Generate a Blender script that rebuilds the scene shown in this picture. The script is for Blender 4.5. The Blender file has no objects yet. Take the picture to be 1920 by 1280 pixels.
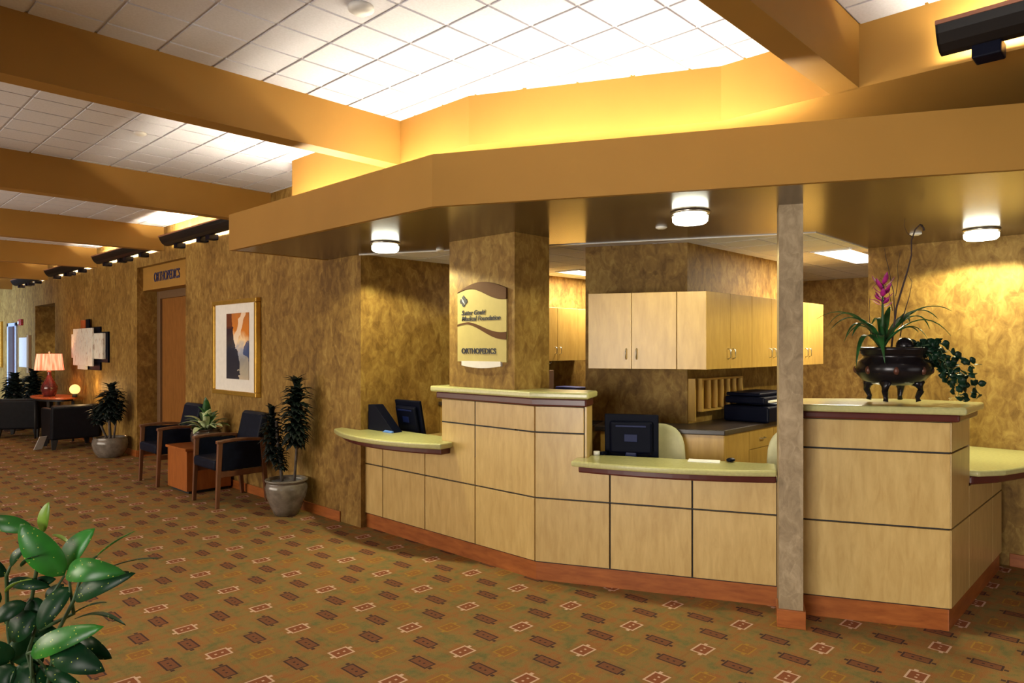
import bpy, bmesh, math, random
from mathutils import Vector, Matrix, Euler
R = math.radians
random.seed(7)
SC = bpy.context.scene
COL = SC.collection

# ------------------------------------------------------------------ camera
F_PX, CY, YAW, H = 1306.0, 649.2, R(46.125), 1.45
cd = bpy.data.cameras.new('camera'); cam = bpy.data.objects.new('camera', cd); COL.objects.link(cam)
cd.sensor_width = 36; cd.lens = F_PX / 1920 * 36; cd.shift_y = (CY - 640) / 1920
cam.location = (0, 0, H); cam.rotation_euler = (R(90), 0, -YAW); cd.clip_end = 100; cd.clip_start = .05
SC.camera = cam

# ------------------------------------------------------------------ world, exposure
SC.view_settings.view_transform = 'Standard'; SC.view_settings.look = 'None'
SC.view_settings.exposure = 0.0; SC.view_settings.gamma = 1; SC.view_settings.use_curve_mapping = False
SC.cycles.use_denoising = True; SC.cycles.max_bounces = 7; SC.cycles.diffuse_bounces = 4; SC.cycles.sample_clamp_indirect = 6
WORLD = bpy.data.worlds.new('daylight'); SC.world = WORLD; WORLD.use_nodes = True
bg = WORLD.node_tree.nodes['Background']; bg.inputs[0].default_value = (.96, .95, 1.0, 1); bg.inputs[1].default_value = .15

def lamp(name, kind, loc, energy, color=(1, 1, 1), rot=(0, 0, 0), **kw):
    d = bpy.data.lights.new(name, kind); o = bpy.data.objects.new(name, d); COL.objects.link(o)
    d.energy = energy; d.color = color; o.location = loc; o.rotation_euler = rot
    for k, v in kw.items(): setattr(d, k, v)
    return o
WARM = (1.0, .78, .46)
# daylight at the corridor's far end, then three added fill areas out of view
lamp('window_daylight', 'AREA', (-1.5, 17.9, 1.3), 130, (.52, .70, 1.0), (0, R(-90), 0), shape='RECTANGLE', size=2.0, size_y=3.2, spread=R(75))
lamp('fill_area_side', 'AREA', (-3.3, 8.0, 1.45), 300, (1.0, .88, .72), (0, R(-90), 0), shape='RECTANGLE', size=2.1, size_y=7)  # added soft fill for the corridor wall and left fascia
lamp('fill_area_near', 'AREA', (-3.3, .5, 1.2), 58, (1.0, .95, .86), (0, R(-90), 0), shape='RECTANGLE', size=1.9, size_y=2.6, spread=R(75))  # added fill on desk and stand, spread kept narrow to miss the beams
lamp('fill_area_back', 'AREA', (3.0, -3.5, 1.2), 25, (1.0, .95, .88), (R(90), 0, R(-8)), shape='RECTANGLE', size=3.0, size_y=1.7)  # weak added fill from behind the camera
# recessed downlights above and behind the camera, out of its view
for _x, _y, _e in ((.2, 1.1, 150), (-1.4, 3.4, 115), (-1.9, 6.4, 125), (1.6, -.6, 95), (-2.0, 9.5, 130)):
    lamp('recessed_downlight', 'SPOT', (_x, _y, 2.86), _e, (1.0, .84, .58), spot_size=R(118), spot_blend=.6, shadow_soft_size=.12)

# ------------------------------------------------------------------ node helper
class E:
    def __init__(s, nt, v): s.nt = nt; s.v = v
    def _b(s, op, o, r=False):
        a, b = (o, s) if r else (s, o)
        n = s.nt.nodes.new('ShaderNodeMath'); n.operation = op
        for i, x in enumerate((a, b)):
            if isinstance(x, E): s.nt.links.new(x.v, n.inputs[i])
            elif x is not None: n.inputs[i].default_value = x
        return E(s.nt, n.outputs[0])
    def __add__(s, o): return s._b('ADD', o)
    __radd__ = __add__
    def __sub__(s, o): return s._b('SUBTRACT', o)
    def __rsub__(s, o): return s._b('SUBTRACT', o, True)
    def __mul__(s, o): return s._b('MULTIPLY', o)
    __rmul__ = __mul__
    def max(s, o): return s._b('MAXIMUM', o)
    def min(s, o): return s._b('MINIMUM', o)
    def lt(s, o): return s._b('LESS_THAN', o)
    def gt(s, o): return s._b('GREATER_THAN', o)
    def abs(s): return s._b('ABSOLUTE', None)
    def fract(s): return s._b('FRACT', None)
    def pow(s, o): return s._b('POWER', o)

def new_mat(name):
    m = bpy.data.materials.new(name); m.use_nodes = True
    nt = m.node_tree; return m, nt, nt.nodes['Principled BSDF']
def node(nt, t, **kw):
    n = nt.nodes.new(t)
    for k, v in kw.items():
        if k in n.inputs: n.inputs[k].default_value = v
        else: setattr(n, k, v)
    return n
def coords(nt, scale=(1, 1, 1), kind='Object', rot=(0, 0, 0)):
    tc = nt.nodes.new('ShaderNodeTexCoord'); mp = nt.nodes.new('ShaderNodeMapping')
    mp.inputs['Scale'].default_value = scale; mp.inputs['Rotation'].default_value = rot
    nt.links.new(tc.outputs[kind], mp.inputs[0]); return mp.outputs[0]
def ramp(nt, fac, stops):
    r = nt.nodes.new('ShaderNodeValToRGB'); e = r.color_ramp.elements
    while len(e) < len(stops): e.new(.5)
    for el, (p, c) in zip(e, stops): el.position = p; el.color = (*c, 1)
    nt.links.new(fac.v if isinstance(fac, E) else fac, r.inputs[0]); return r.outputs[0]
def mix(nt, fac, a, b, blend='MIX'):
    n = nt.nodes.new('ShaderNodeMix'); n.data_type = 'RGBA'; n.blend_type = blend
    for i, x in ((0, fac), (6, a), (7, b)):
        if isinstance(x, E): nt.links.new(x.v, n.inputs[i])
        elif isinstance(x, tuple): n.inputs[i].default_value = (*x, 1)
        elif isinstance(x, (int, float)): n.inputs[i].default_value = x
        else: nt.links.new(x, n.inputs[i])
    return n.outputs[2]
def bump(nt, bs, h, strength=.2, dist=.01):
    b = node(nt, 'ShaderNodeBump', Strength=strength, Distance=dist)
    nt.links.new(h.v if isinstance(h, E) else h, b.inputs['Height']); nt.links.new(b.outputs[0], bs.inputs['Normal'])
def plain(name, col, rough=.5, metal=0, noise=0.0, scale=20, coat=0, spec=.5):
    m, nt, bs = new_mat(name)
    bs.inputs['Roughness'].default_value = rough; bs.inputs['Metallic'].default_value = metal
    bs.inputs['Coat Weight'].default_value = coat; bs.inputs['Specular IOR Level'].default_value = spec
    n = node(nt, 'ShaderNodeTexNoise', Scale=scale, Detail=4.0); nt.links.new(coords(nt), n.inputs['Vector'])
    d = max(noise, .04)
    c = ramp(nt, n.outputs[0], [(.3, tuple(x * (1 - d) for x in col)), (.7, tuple(min(1, x * (1 + d)) for x in col))])
    nt.links.new(c, bs.inputs['Base Color']); return m
def emitter(name, col, s):
    m, nt, bs = new_mat(name); bs.inputs['Base Color'].default_value = (*[min(1, c) for c in col], 1)
    bs.inputs['Emission Color'].default_value = (*col, 1); bs.inputs['Emission Strength'].default_value = s; return m
def wood(name, a, b, rough=.35, scale=(3, 3, .6), axis_noise=9, fig=.25, coat=.15):
    m, nt, bs = new_mat(name); v = coords(nt, scale)
    n1 = node(nt, 'ShaderNodeTexNoise', Scale=float(axis_noise), Detail=6.0, Roughness=.6, Distortion=.4); nt.links.new(v, n1.inputs['Vector'])
    v2 = coords(nt, (1, 1, .55)); n2 = node(nt, 'ShaderNodeTexNoise', Scale=2.4, Detail=3.0, Distortion=1.2); nt.links.new(v2, n2.inputs['Vector'])
    f = E(nt, n1.outputs[0]) * (1 - fig) + E(nt, n2.outputs[0]) * fig
    c = ramp(nt, f, [(.34, a), (.66, b)]); nt.links.new(c, bs.inputs['Base Color'])
    bs.inputs['Roughness'].default_value = rough; bs.inputs['Coat Weight'].default_value = coat; bs.inputs['Coat Roughness'].default_value = .25
    return m
def plaster(name, dark, mid, light, scale=1.0):
    m, nt, bs = new_mat(name); v = coords(nt, (1, 1, .62))
    w = node(nt, 'ShaderNodeTexNoise', Scale=5.0 * scale, Detail=2.0); nt.links.new(v, w.inputs['Vector'])
    ad = nt.nodes.new('ShaderNodeVectorMath'); ad.operation = 'MULTIPLY_ADD'
    nt.links.new(w.outputs[1], ad.inputs[0]); ad.inputs[1].default_value = (.28, .28, .28); nt.links.new(v, ad.inputs[2])
    vo = node(nt, 'ShaderNodeTexVoronoi', Scale=9.0 * scale); vo.feature = 'F1'; nt.links.new(ad.outputs[0], vo.inputs['Vector'])
    ve = node(nt, 'ShaderNodeTexVoronoi', Scale=9.0 * scale); ve.feature = 'DISTANCE_TO_EDGE'; nt.links.new(ad.outputs[0], ve.inputs['Vector'])
    n2 = node(nt, 'ShaderNodeTexNoise', Scale=17.0 * scale, Detail=6.0, Roughness=.65, Distortion=.7); nt.links.new(v, n2.inputs['Vector'])
    n3 = node(nt, 'ShaderNodeTexNoise', Scale=1.3, Detail=2.0); nt.links.new(v, n3.inputs['Vector'])
    sep = nt.nodes.new('ShaderNodeSeparateColor'); nt.links.new(vo.outputs['Color'], sep.inputs[0])
    f = E(nt, sep.outputs[0]) * .10 + E(nt, n2.outputs[0]) * .66 + E(nt, n3.outputs[0]) * .26 + (.10 - E(nt, ve.outputs[0])).max(0.0) * .25
    c = ramp(nt, f, [(.36, dark), (.52, mid), (.70, light)]); nt.links.new(c, bs.inputs['Base Color'])
    bs.inputs['Roughness'].default_value = .6; bs.inputs['Specular IOR Level'].default_value = .22; bump(nt, bs, f, .12, .01); return m

# ------------------------------------------------------------------ materials
M = {}
M['plaster'] = plaster('venetian_plaster', (.135, .068, .014), (.245, .138, .032), (.40, .26, .070))
M['plaster_daylit'] = plaster('venetian_plaster_daylit', (.20, .145, .085), (.30, .225, .135), (.44, .34, .215))  # same plaster, greyed to carry the neutral daylight on the column
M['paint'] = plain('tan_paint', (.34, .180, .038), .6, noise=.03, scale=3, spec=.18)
M['soffit'] = plain('soffit_paint_shaded', (.090, .055, .026), .22, noise=.03, scale=3, spec=.7)  # the tan paint again, darkened to look unlit on the underside
M['maple'] = wood('maple_veneer', (.48, .312, .105), (.62, .435, .168))
M['maple_cab'] = wood('maple_cabinet', (.42, .245, .055), (.54, .33, .085))
M['cherry'] = wood('cherry_base', (.24, .060, .012), (.41, .125, .027), scale=(1.2, 1.2, 6), axis_noise=5)
M['cherry_tab'] = wood('cherry_table', (.27, .075, .016), (.40, .125, .028), rough=.3)
M['walnut'] = wood('walnut_frame', (.11, .040, .018), (.18, .068, .028))
M['molding'] = plain('dark_red_molding', (.085, .018, .014), .3, noise=.1)
M['stone'] = plain('pale_green_stone', (.47, .45, .20), .24, noise=.08, scale=60, coat=.12)
M['black'] = plain('black_core', (.012, .012, .014), .6)
M['bplastic'] = plain('black_plastic', (.003, .004, .012), .40, spec=.07)
M['bplastic_blue'] = plain('dark_blue_plastic', (.004, .010, .07), .35, spec=.3)
M['trough'] = plain('dark_bronze_metal', (.008, .006, .006), .5, 0, spec=.2)
M['copper'] = plain('copper_lip', (.30, .13, .08), .45, .3)
M['leather'] = plain('navy_leather', (.005, .007, .018), .5, noise=.2, spec=.10)
M['bleather'] = plain('black_leather', (.006, .006, .009), .5, noise=.2, spec=.14)
M['tile'] = plain('ceiling_tile', (.67, .68, .76), .9, noise=.05, scale=90, spec=.1)
M['tile_fine'] = M['tile']
M['white'] = plain('white_plastic', (.75, .74, .72), .4)
M['dark_counter'] = plain('dark_laminate', (.035, .024, .022), .3, noise=.2, scale=60)
M['beige'] = plain('beige_fabric', (.52, .50, .33), .8, noise=.08)
M['steel'] = plain('brushed_metal', (.6, .58, .52), .3, 1)
M['gold'] = plain('gold_frame', (.62, .37, .07), .32, .75, noise=.1)
M['gold_dark'] = plain('gold_side', (.25, .13, .03), .4, .6)
M['mat'] = plain('mat_board', (.80, .78, .74), .8)
M['sign_cream'] = plain('sign_cream', (.50, .41, .16), .6, spec=.15)
M['sign_brown'] = plain('sign_brown', (.11, .050, .022), .65, spec=.1)
M['sign_ink'] = plain('sign_ink', (.012, .012, .022), .5)
M['silver'] = plain('sign_silver', (.70, .66, .60), .4)
M['glaze'] = plain('grey_glaze', (.17, .145, .125), .22, noise=.35, scale=14, coat=.4)
M['glaze_dark'] = plain('brown_glaze', (.060, .042, .034), .22, noise=.3, scale=14, coat=.4)
M['bronze'] = plain('dark_bronze', (.012, .010, .013), .26, .4, noise=.3)
M['medal'] = plain('rust_medallion', (.10, .035, .022), .4, .3)
M['soil'] = plain('potting_soil', (.03, .02, .012), .95, noise=.4, scale=60)
M['pebble'] = plain('grey_pebbles', (.16, .16, .19), .7, noise=.6, scale=50)
M['leaf_dark'] = plain('dark_leaf', (.004, .009, .007), .5, noise=.5, spec=.2)
M['leaf_green'] = plain('green_leaf', (.018, .085, .02), .36, noise=.5)
M['leaf_white'] = plain('cream_leaf', (.50, .58, .33), .45, noise=.3)
M['stem'] = plain('green_stem', (.04, .09, .03), .5)
M['trunk'] = plain('grey_trunk', (.10, .08, .07), .8, noise=.4)
M['twig'] = plain('dark_twig', (.045, .022, .018), .7, noise=.4)
M['pink'] = plain('magenta_petal', (.42, .02, .22), .5, noise=.3)
M['yellow'] = plain('yellow_petal', (.80, .62, .18), .5, noise=.3)
M['orangetop'] = plain('orange_wood_top', (.50, .11, .03), .25, noise=.15, scale=6)
M['red'] = plain('red_plastic', (.35, .03, .04), .4)
M['blue_book'] = plain('navy_binder', (.012, .014, .10), .5)
M['green_book'] = plain('green_binder', (.02, .13, .07), .5)
M['paper'] = plain('white_paper', (.82, .82, .84), .7)
M['blue_paper'] = plain('blue_paper', (.10, .22, .62), .6)
M['door_wood'] = wood('brown_door', (.20, .078, .016), (.28, .115, .026), rough=.65, coat=0)
M['door_wood'].node_tree.nodes['Principled BSDF'].inputs['Specular IOR Level'].default_value = .15
M['door_frame'] = plain('brown_door_frame', (.15, .085, .04), .5)
M['blue_frame'] = plain('pale_blue_frame', (.42, .47, .62), .45)
M['glow'] = emitter('lamp_glass', (1.0, 1.0, .80), 9)
M['tube'] = emitter('cove_tube', (1.0, .88, .66), 230)
M['tube_wall'] = emitter('uplight_tube', (1.0, .86, .60), 420)
M['troffer'] = emitter('troffer_lens', (1.0, .95, .88), 6)
M['trof_frame'] = M['white']

def leaf_speckled(nm='speckled_leaf', ca=(.012, .085, .014), cb=(.035, .24, .028), sp_=.35):
    m, nt, bs = new_mat(nm); v = coords(nt)
    n = node(nt, 'ShaderNodeTexNoise', Scale=7.0, Detail=3.0); nt.links.new(v, n.inputs['Vector'])
    vo = node(nt, 'ShaderNodeTexVoronoi', Scale=85.0); nt.links.new(v, vo.inputs['Vector'])
    sp = E(nt, vo.outputs['Distance']).lt(.17)
    vc = nt.nodes.new('ShaderNodeSeparateColor'); nt.links.new(vo.outputs['Color'], vc.inputs[0])
    sp = sp * E(nt, vc.outputs[0]).gt(.55)
    c = ramp(nt, n.outputs[0], [(.35, ca), (.65, cb)])
    c = mix(nt, sp, c, (.42, .50, .08)); nt.links.new(c, bs.inputs['Base Color'])
    bs.inputs['Roughness'].default_value = .32; bs.inputs['Specular IOR Level'].default_value = sp_; return m
M['leaf_spk'] = leaf_speckled()
M['leaf_spk_dark'] = plain('dark_green_leaf', (.004, .022, .010), .42, spec=.25, noise=.5)  # plain dark green leaf, used for the ivy
M['leaf_spk2'] = leaf_speckled('dark_speckled_leaf', (.004, .026, .010), (.010, .060, .018), .16)
M['leaf_bud'] = plain('yellow_green_leaf', (.16, .30, .03), .35, noise=.3)

def shade_mat():
    m, nt, bs = new_mat('red_lamp_shade')
    v = coords(nt); w = node(nt, 'ShaderNodeTexNoise', Scale=26.0); mp = coords(nt, (1, 1, .02)); nt.links.new(mp, w.inputs['Vector'])
    c = ramp(nt, w.outputs[0], [(.35, (.75, .14, .06)), (.65, (.90, .42, .25))])
    nt.links.new(c, bs.inputs['Base Color']); bs.inputs['Roughness'].default_value = .8
    nt.links.new(c, bs.inputs['Emission Color']); bs.inputs['Emission Strength'].default_value = 1.5
    return m
M['shade'] = shade_mat()

def carpet():
    m, nt, bs = new_mat('patterned_carpet')
    tc = nt.nodes.new('ShaderNodeTexCoord'); sp = nt.nodes.new('ShaderNodeSeparateXYZ'); nt.links.new(tc.outputs['Object'], sp.inputs[0])
    X, Y = E(nt, sp.outputs[0]), E(nt, sp.outputs[1]); P = .4065
    def cell(x0, y0):
        return ((X * (1 / P) + (-x0 / P + .5)).fract() - .5) * P, ((Y * (1 / P) + (-y0 / P + .5)).fract() - .5) * P
    def motif(x0, y0, a, b, w, long_x, nub):
        x, y = cell(x0, y0); sd = (x.abs() - a).max(y.abs() - b)
        line = sd.abs().lt(w); fill = sd.lt(0.0); halo = sd.lt(.03)
        u, v_, au, bv = (x, y, a, b) if long_x else (y, x, b, a)
        d1 = ((u - .016).abs()).max(v_.abs()).lt(.0055); d2 = ((u + .016).abs()).max(v_.abs()).lt(.0055)
        t1 = ((u - (au + nub)).abs()).max((v_ - bv * .45).abs()).lt(.009); t2 = ((u + (au + nub)).abs()).max((v_ + bv * .45).abs()).lt(.009)
        return line.max(d1).max(d2).max(t1).max(t2), fill, halo
    n1 = node(nt, 'ShaderNodeTexNoise', Scale=9.0, Detail=4.0, Roughness=.6); n2 = node(nt, 'ShaderNodeTexNoise', Scale=26.0, Detail=5.0, Roughness=.7)
    n3 = node(nt, 'ShaderNodeTexNoise', Scale=260.0, Detail=2.0)
    for n in (n1, n2, n3): nt.links.new(tc.outputs['Object'], n.inputs['Vector'])
    f = E(nt, n1.outputs[0]) * .6 + E(nt, n2.outputs[0]) * .4
    c = ramp(nt, f, [(.38, (.150, .140, .052)), (.50, (.240, .156, .054)), (.62, (.29, .128, .042))])
    # blocky weave of the module: faint darker square outlines
    sx, sy = cell(2.63 + .2, 2.06 + .2); sq = ((sx.abs() - .17).max(sy.abs() - .17)).abs().lt(.006)
    c = mix(nt, sq * .14, c, (.13, .07, .025))
    D = (.040, .022, .026); W = (.62, .43, .33); G = (.36, .20, .035)
    for (x0, y0, a, b, w, lx, lc, fc, nub) in (
            (2.833, 2.110, .029, .058, .0042, False, D, (.17, .060, .032), .016),
            (2.573, 2.265, .029, .058, .0042, False, D, (.17, .060, .032), .016),
            (2.775, 1.915, .045, .036, .0036, True, G, (.26, .115, .03), .010),
            (2.633, 2.060, .047, .037, .0045, True, W, (.23, .068, .032), .012)):
        ln, fl, ha = motif(x0, y0, a, b, w, lx, nub)
        c = mix(nt, ha * .30, c, (.30, .10, .03)); c = mix(nt, fl * .85, c, fc); c = mix(nt, ln * .9, c, lc)
    c = mix(nt, .22, c, ramp(nt, n3.outputs[0], [(.3, (.02, .02, .02)), (.7, (.9, .9, .9))]), 'SOFT_LIGHT')
    nt.links.new(c, bs.inputs['Base Color']); bs.inputs['Roughness'].default_value = .95; bs.inputs['Specular IOR Level'].default_value = .15
    bump(nt, bs, n3.outputs[0], .3, .004); return m
M['carpet'] = carpet()

def painting_mat():
    m, nt, bs = new_mat('abstract_canyon_print'); tc = nt.nodes.new('ShaderNodeTexCoord')
    sp = nt.nodes.new('ShaderNodeSeparateXYZ'); nt.links.new(tc.outputs['Object'], sp.inputs[0])
    n = node(nt, 'ShaderNodeTexNoise', Scale=5.0, Detail=5.0, Distortion=1.0); nt.links.new(tc.outputs['Object'], n.inputs['Vector'])
    y = E(nt, sp.outputs[1]); z = E(nt, sp.outputs[2]); k = E(nt, n.outputs[0])
    t = z * 1.25 + k * .35 + .33
    c = ramp(nt, t, [(.0, (.62, .50, .36)), (.20, (.42, .38, .30)), (.36, (.30, .29, .28)), (.46, (.40, .42, .52)), (.56, (.95, .72, .42)), (.68, (.66, .22, .03)), (1.0, (.42, .16, .05))])
    hl = ((y * 1.5 + z - .12).abs() + k * .25).lt(.20) * z.gt(-.02)
    c = mix(nt, hl * .75, c, (.95, .80, .62))
    dk = (y * 3.2 - (z + .02) * .9 + k * .9).gt(.55) * z.lt(.20)
    c = mix(nt, dk * .95, c, (.012, .012, .030))
    dt = (y * 3.0 + k * .5).gt(.62) * z.gt(.18)
    c = mix(nt, dt * .9, c, (.11, .030, .018))
    dk2 = (y * -2.2 - (z + .05).abs() * 2.6 + k * .6).gt(.58)
    c = mix(nt, dk2 * .9, c, (.03, .06, .20))
    nt.links.new(c, bs.inputs['Base Color']); bs.inputs['Roughness'].default_value = .6; bs.inputs['Specular IOR Level'].default_value = .1; return m
M['painting'] = painting_mat()
def artboard_mat():
    m, nt, bs = new_mat('streaked_white_board')
    n = node(nt, 'ShaderNodeTexNoise', Scale=14.0, Detail=5.0, Distortion=2.0); nt.links.new(coords(nt, (1, 1, .4)), n.inputs['Vector'])
    c = ramp(nt, n.outputs[0], [(.30, (.45, .30, .24)), (.42, (.80, .76, .68)), (.60, (.85, .83, .76)), (.72, (.42, .42, .50))])
    nt.links.new(c, bs.inputs['Base Color']); return m
M['artboard'] = artboard_mat()

# ------------------------------------------------------------------ geometry helper
class G:
    def __init__(s): s.v = []; s.f = []; s.m = []; s.sm = []
    def add(s, vs, fs, mi=0, smooth=False):
        b = len(s.v); s.v += [tuple(v) for v in vs]
        for f in fs: s.f.append([b + i for i in f]); s.m.append(mi); s.sm.append(smooth)
        return s
    def box(s, x0, x1, y0, y1, z0, z1, mi=0):
        vs = [(x, y, z) for z in (z0, z1) for x, y in ((x0, y0), (x1, y0), (x1, y1), (x0, y1))]
        return s.add(vs, [(3, 2, 1, 0), (4, 5, 6, 7), (0, 1, 5, 4), (1, 2, 6, 5), (2, 3, 7, 6), (3, 0, 4, 7)], mi)
    def prism(s, poly, z0, z1, mi=0):
        a = sum(poly[i][0] * poly[(i + 1) % len(poly)][1] - poly[(i + 1) % len(poly)][0] * poly[i][1] for i in range(len(poly)))
        if a < 0: poly = poly[::-1]
        n = len(poly); vs = [(x, y, z0) for x, y in poly] + [(x, y, z1) for x, y in poly]
        return s.add(vs, [tuple(range(n))[::-1], tuple(range(n, 2 * n))] + [(i, (i + 1) % n, n + (i + 1) % n, n + i) for i in range(n)], mi)
    def slab(s, poly, f0, f1, mi=0):
        """poly of (u,z); f0/f1 map (u,z)->(x,y,z) on the two faces"""
        n = len(poly); vs = [f0(*p) for p in poly] + [f1(*p) for p in poly]
        return s.add(vs, [tuple(range(n))[::-1], tuple(range(n, 2 * n))] + [(i, (i + 1) % n, n + (i + 1) % n, n + i) for i in range(n)], mi)
    def lathe(s, prof, seg=32, c=(0, 0), mi=0, smooth=True, cap=True):
        vs = []
        for r, z in prof:
            for k in range(seg): a = 2 * math.pi * k / seg; vs.append((c[0] + r * math.cos(a), c[1] + r * math.sin(a), z))
        fs = [(i * seg + k, i * seg + (k + 1) % seg, (i + 1) * seg + (k + 1) % seg, (i + 1) * seg + k) for i in range(len(prof) - 1) for k in range(seg)]
        s.add(vs, fs, mi, smooth)
        if cap:
            b = len(s.v) - len(vs)
            s.f.append([b + k for k in range(seg)][::-1]); s.m.append(mi); s.sm.append(False)
            s.f.append([b + (len(prof) - 1) * seg + k for k in range(seg)]); s.m.append(mi); s.sm.append(False)
        return s
    def tube(s, pts, r, seg=8, mi=0):
        pts = [Vector(p) for p in pts]; n = len(pts); rs = r if isinstance(r, (list, tuple)) else [r] * n
        vs = []; ref = Vector((.3, .2, 1)).normalized()
        for i, p in enumerate(pts):
            t = (pts[min(i + 1, n - 1)] - pts[max(i - 1, 0)]).normalized()
            a = t.cross(ref); a = a.normalized() if a.length > 1e-3 else Vector((1, 0, 0)); b = t.cross(a)
            for k in range(seg):
                an = 2 * math.pi * k / seg; vs.append(p + (a * math.cos(an) + b * math.sin(an)) * rs[i])
        fs = [(i * seg + k, i * seg + (k + 1) % seg, (i + 1) * seg + (k + 1) % seg, (i + 1) * seg + k) for i in range(n - 1) for k in range(seg)]
        fs += [tuple(range(seg))[::-1], tuple(range((n - 1) * seg, n * seg))]
        return s.add(vs, fs, mi, True)
    def ball(s, c, r, mi=0, seg=12, rings=8):
        rx, ry, rz = r if isinstance(r, tuple) else (r, r, r); vs = [(c[0], c[1], c[2] - rz)]
        for i in range(1, rings):
            t = math.pi * i / rings - math.pi / 2
            for k in range(seg):
                a = 2 * math.pi * k / seg; vs.append((c[0] + rx * math.cos(t) * math.cos(a), c[1] + ry * math.cos(t) * math.sin(a), c[2] + rz * math.sin(t)))
        vs.append((c[0], c[1], c[2] + rz)); L = len(vs) - 1
        fs = [(0, 1 + (k + 1) % seg, 1 + k) for k in range(seg)] + [(L, L - seg + k, L - seg + (k + 1) % seg) for k in range(seg)]
        fs += [(1 + i * seg + k, 1 + i * seg + (k + 1) % seg, 1 + (i + 1) * seg + (k + 1) % seg, 1 + (i + 1) * seg + k) for i in range(rings - 2) for k in range(seg)]
        return s.add(vs, fs, mi, True)
    def leaf(s, base, tip, width, mi=0, arch=.12, fold=.18, n=7, side=None, shape=1.0, thick=.0):
        """a folded, arched blade with a midrib between base and tip"""
        b, t = Vector(base), Vector(tip); d = t - b; L = d.length
        up = Vector((0, 0, 1)) if side is None else Vector(side)
        r = d.cross(up); r = r.normalized() if r.length > 1e-4 else Vector((1, 0, 0)); u = r.cross(d).normalized()
        vs = []
        for i in range(n + 1):
            k = i / n; w = width * .5 * (k ** .62) * ((1 - k) ** .78) * 2.56 * shape + (.0006 if i == n else .0012)
            p = b + d * k + u * (arch * L * math.sin(math.pi * k))
            for j in (-1, 0, 1): vs.append(p + r * (w * j) + u * (abs(j) * w * fold))
        fs = []
        for i in range(n):
            for j in range(2): a = i * 3 + j; fs.append((a, a + 1, a + 4, a + 3))
        return s.add(vs, fs, mi, True)

def ob(name, g, mat, parent=None, bevel=0, seg=2, kind=None, solid=0, sub=0, local=False, loc=None, rot=None):
    me = bpy.data.meshes.new(name)
    off = Vector((0, 0, 0))
    if parent is not None and not local:
        p = parent
        while p is not None: off += p.location; p = p.parent
    vs = [tuple(Vector(v) - off) for v in g.v]
    if parent is None and not kind and not local and loc is None:   # a thing of one mesh: origin at its base
        xs = [v[0] for v in vs]; ys = [v[1] for v in vs]; zs = [v[2] for v in vs]
        o0 = Vector(((min(xs) + max(xs)) / 2, (min(ys) + max(ys)) / 2, min(zs))); vs = [tuple(Vector(v) - o0) for v in vs]; loc = o0
    me.from_pydata(vs, [], g.f)
    mats = mat if isinstance(mat, (list, tuple)) else [mat]
    for m in mats: me.materials.append(m)
    for p, mi, sm in zip(me.polygons, g.m, g.sm): p.material_index = min(mi, len(mats) - 1); p.use_smooth = sm
    me.update()
    o = bpy.data.objects.new(name, me); COL.objects.link(o)
    if parent is not None: o.parent = parent
    if loc is not None: o.location = loc
    if rot is not None: o.rotation_euler = rot
    if kind: o['kind'] = kind
    if sub: md = o.modifiers.new('subsurf', 'SUBSURF'); md.levels = md.render_levels = sub
    if solid: md = o.modifiers.new('solid', 'SOLIDIFY'); md.thickness = solid; md.offset = 0
    if bevel:
        md = o.modifiers.new('bevel', 'BEVEL'); md.width = bevel; md.segments = seg; md.limit_method = 'ANGLE'; md.angle_limit = R(40)
    return o
def tag(o, label, cat, group=None):
    o['label'] = label; o['category'] = cat
    if group: o['group'] = group
    return o
def thing(name, label, cat, loc, rz=0, group=None):
    o = bpy.data.objects.new(name, None); COL.objects.link(o); o.empty_display_size = .1
    o.location = loc; o.rotation_euler = (0, 0, rz); return tag(o, label, cat, group)
def struct(name, g, mat, parent=None, bevel=0, **kw): return ob(name, g, mat, parent, bevel, kind='structure', **kw)
def dup(root, loc, rz, label, group=None):
    r = root.copy(); COL.objects.link(r); r.location = loc; r.rotation_euler = (0, 0, rz); r['label'] = label
    if group: r['group'] = group
    for ch in list(root.children):
        c = ch.copy(); COL.objects.link(c); c.parent = r
        for gch in list(ch.children): d = gch.copy(); COL.objects.link(d); d.parent = c
    return r
def text(body, size, mat, name, parent, origin, xdir, updir, extrude=.002, shear=0, align='LEFT', bold=0, width=None):
    cu = bpy.data.curves.new(name, 'FONT'); cu.body = body; cu.size = size; cu.extrude = extrude; cu.shear = shear; cu.align_x = align; cu.offset = bold
    tmp = bpy.data.objects.new(name, cu); me = bpy.data.meshes.new_from_object(tmp)
    bpy.data.objects.remove(tmp); bpy.data.curves.remove(cu)
    X = Vector(xdir).normalized(); U = Vector(updir).normalized(); N = X.cross(U)
    if width:
        xs = [v.co.x for v in me.vertices]; k = width / (max(xs) - min(xs))
        for v in me.vertices: v.co.x *= k
    off = Vector((0, 0, 0)); p = parent
    while p is not None: off += p.location; p = p.parent
    for v in me.vertices: v.co = Vector(origin) - off + X * v.co.x + U * v.co.y + N * v.co.z
    me.name = name; me.materials.clear(); me.materials.append(mat); me.update()
    o = bpy.data.objects.new(name, me); COL.objects.link(o); o.parent = parent; return o

# ------------------------------------------------------------------ plan
AL = R(24.965); DX, DY = math.sin(AL), -math.cos(AL); NX, NY = -math.cos(AL), -math.sin(AL)
CX, CYd = 3.219, 2.899
def D(s, off=0): return (CX + DX * s + NX * off, CYd + DY * s + NY * off)
XW = 3.176; HS = 2.183; HF = 2.454; HC = 2.902; HB = 2.617
PX, PY = 4.091, .842
def Q(s, off=0): return (PX - DX * s + NX * off, PY - DY * s + NY * off)     # along the pedestal front, away from its corner
XR = 5.60
BASEH = .085

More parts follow.
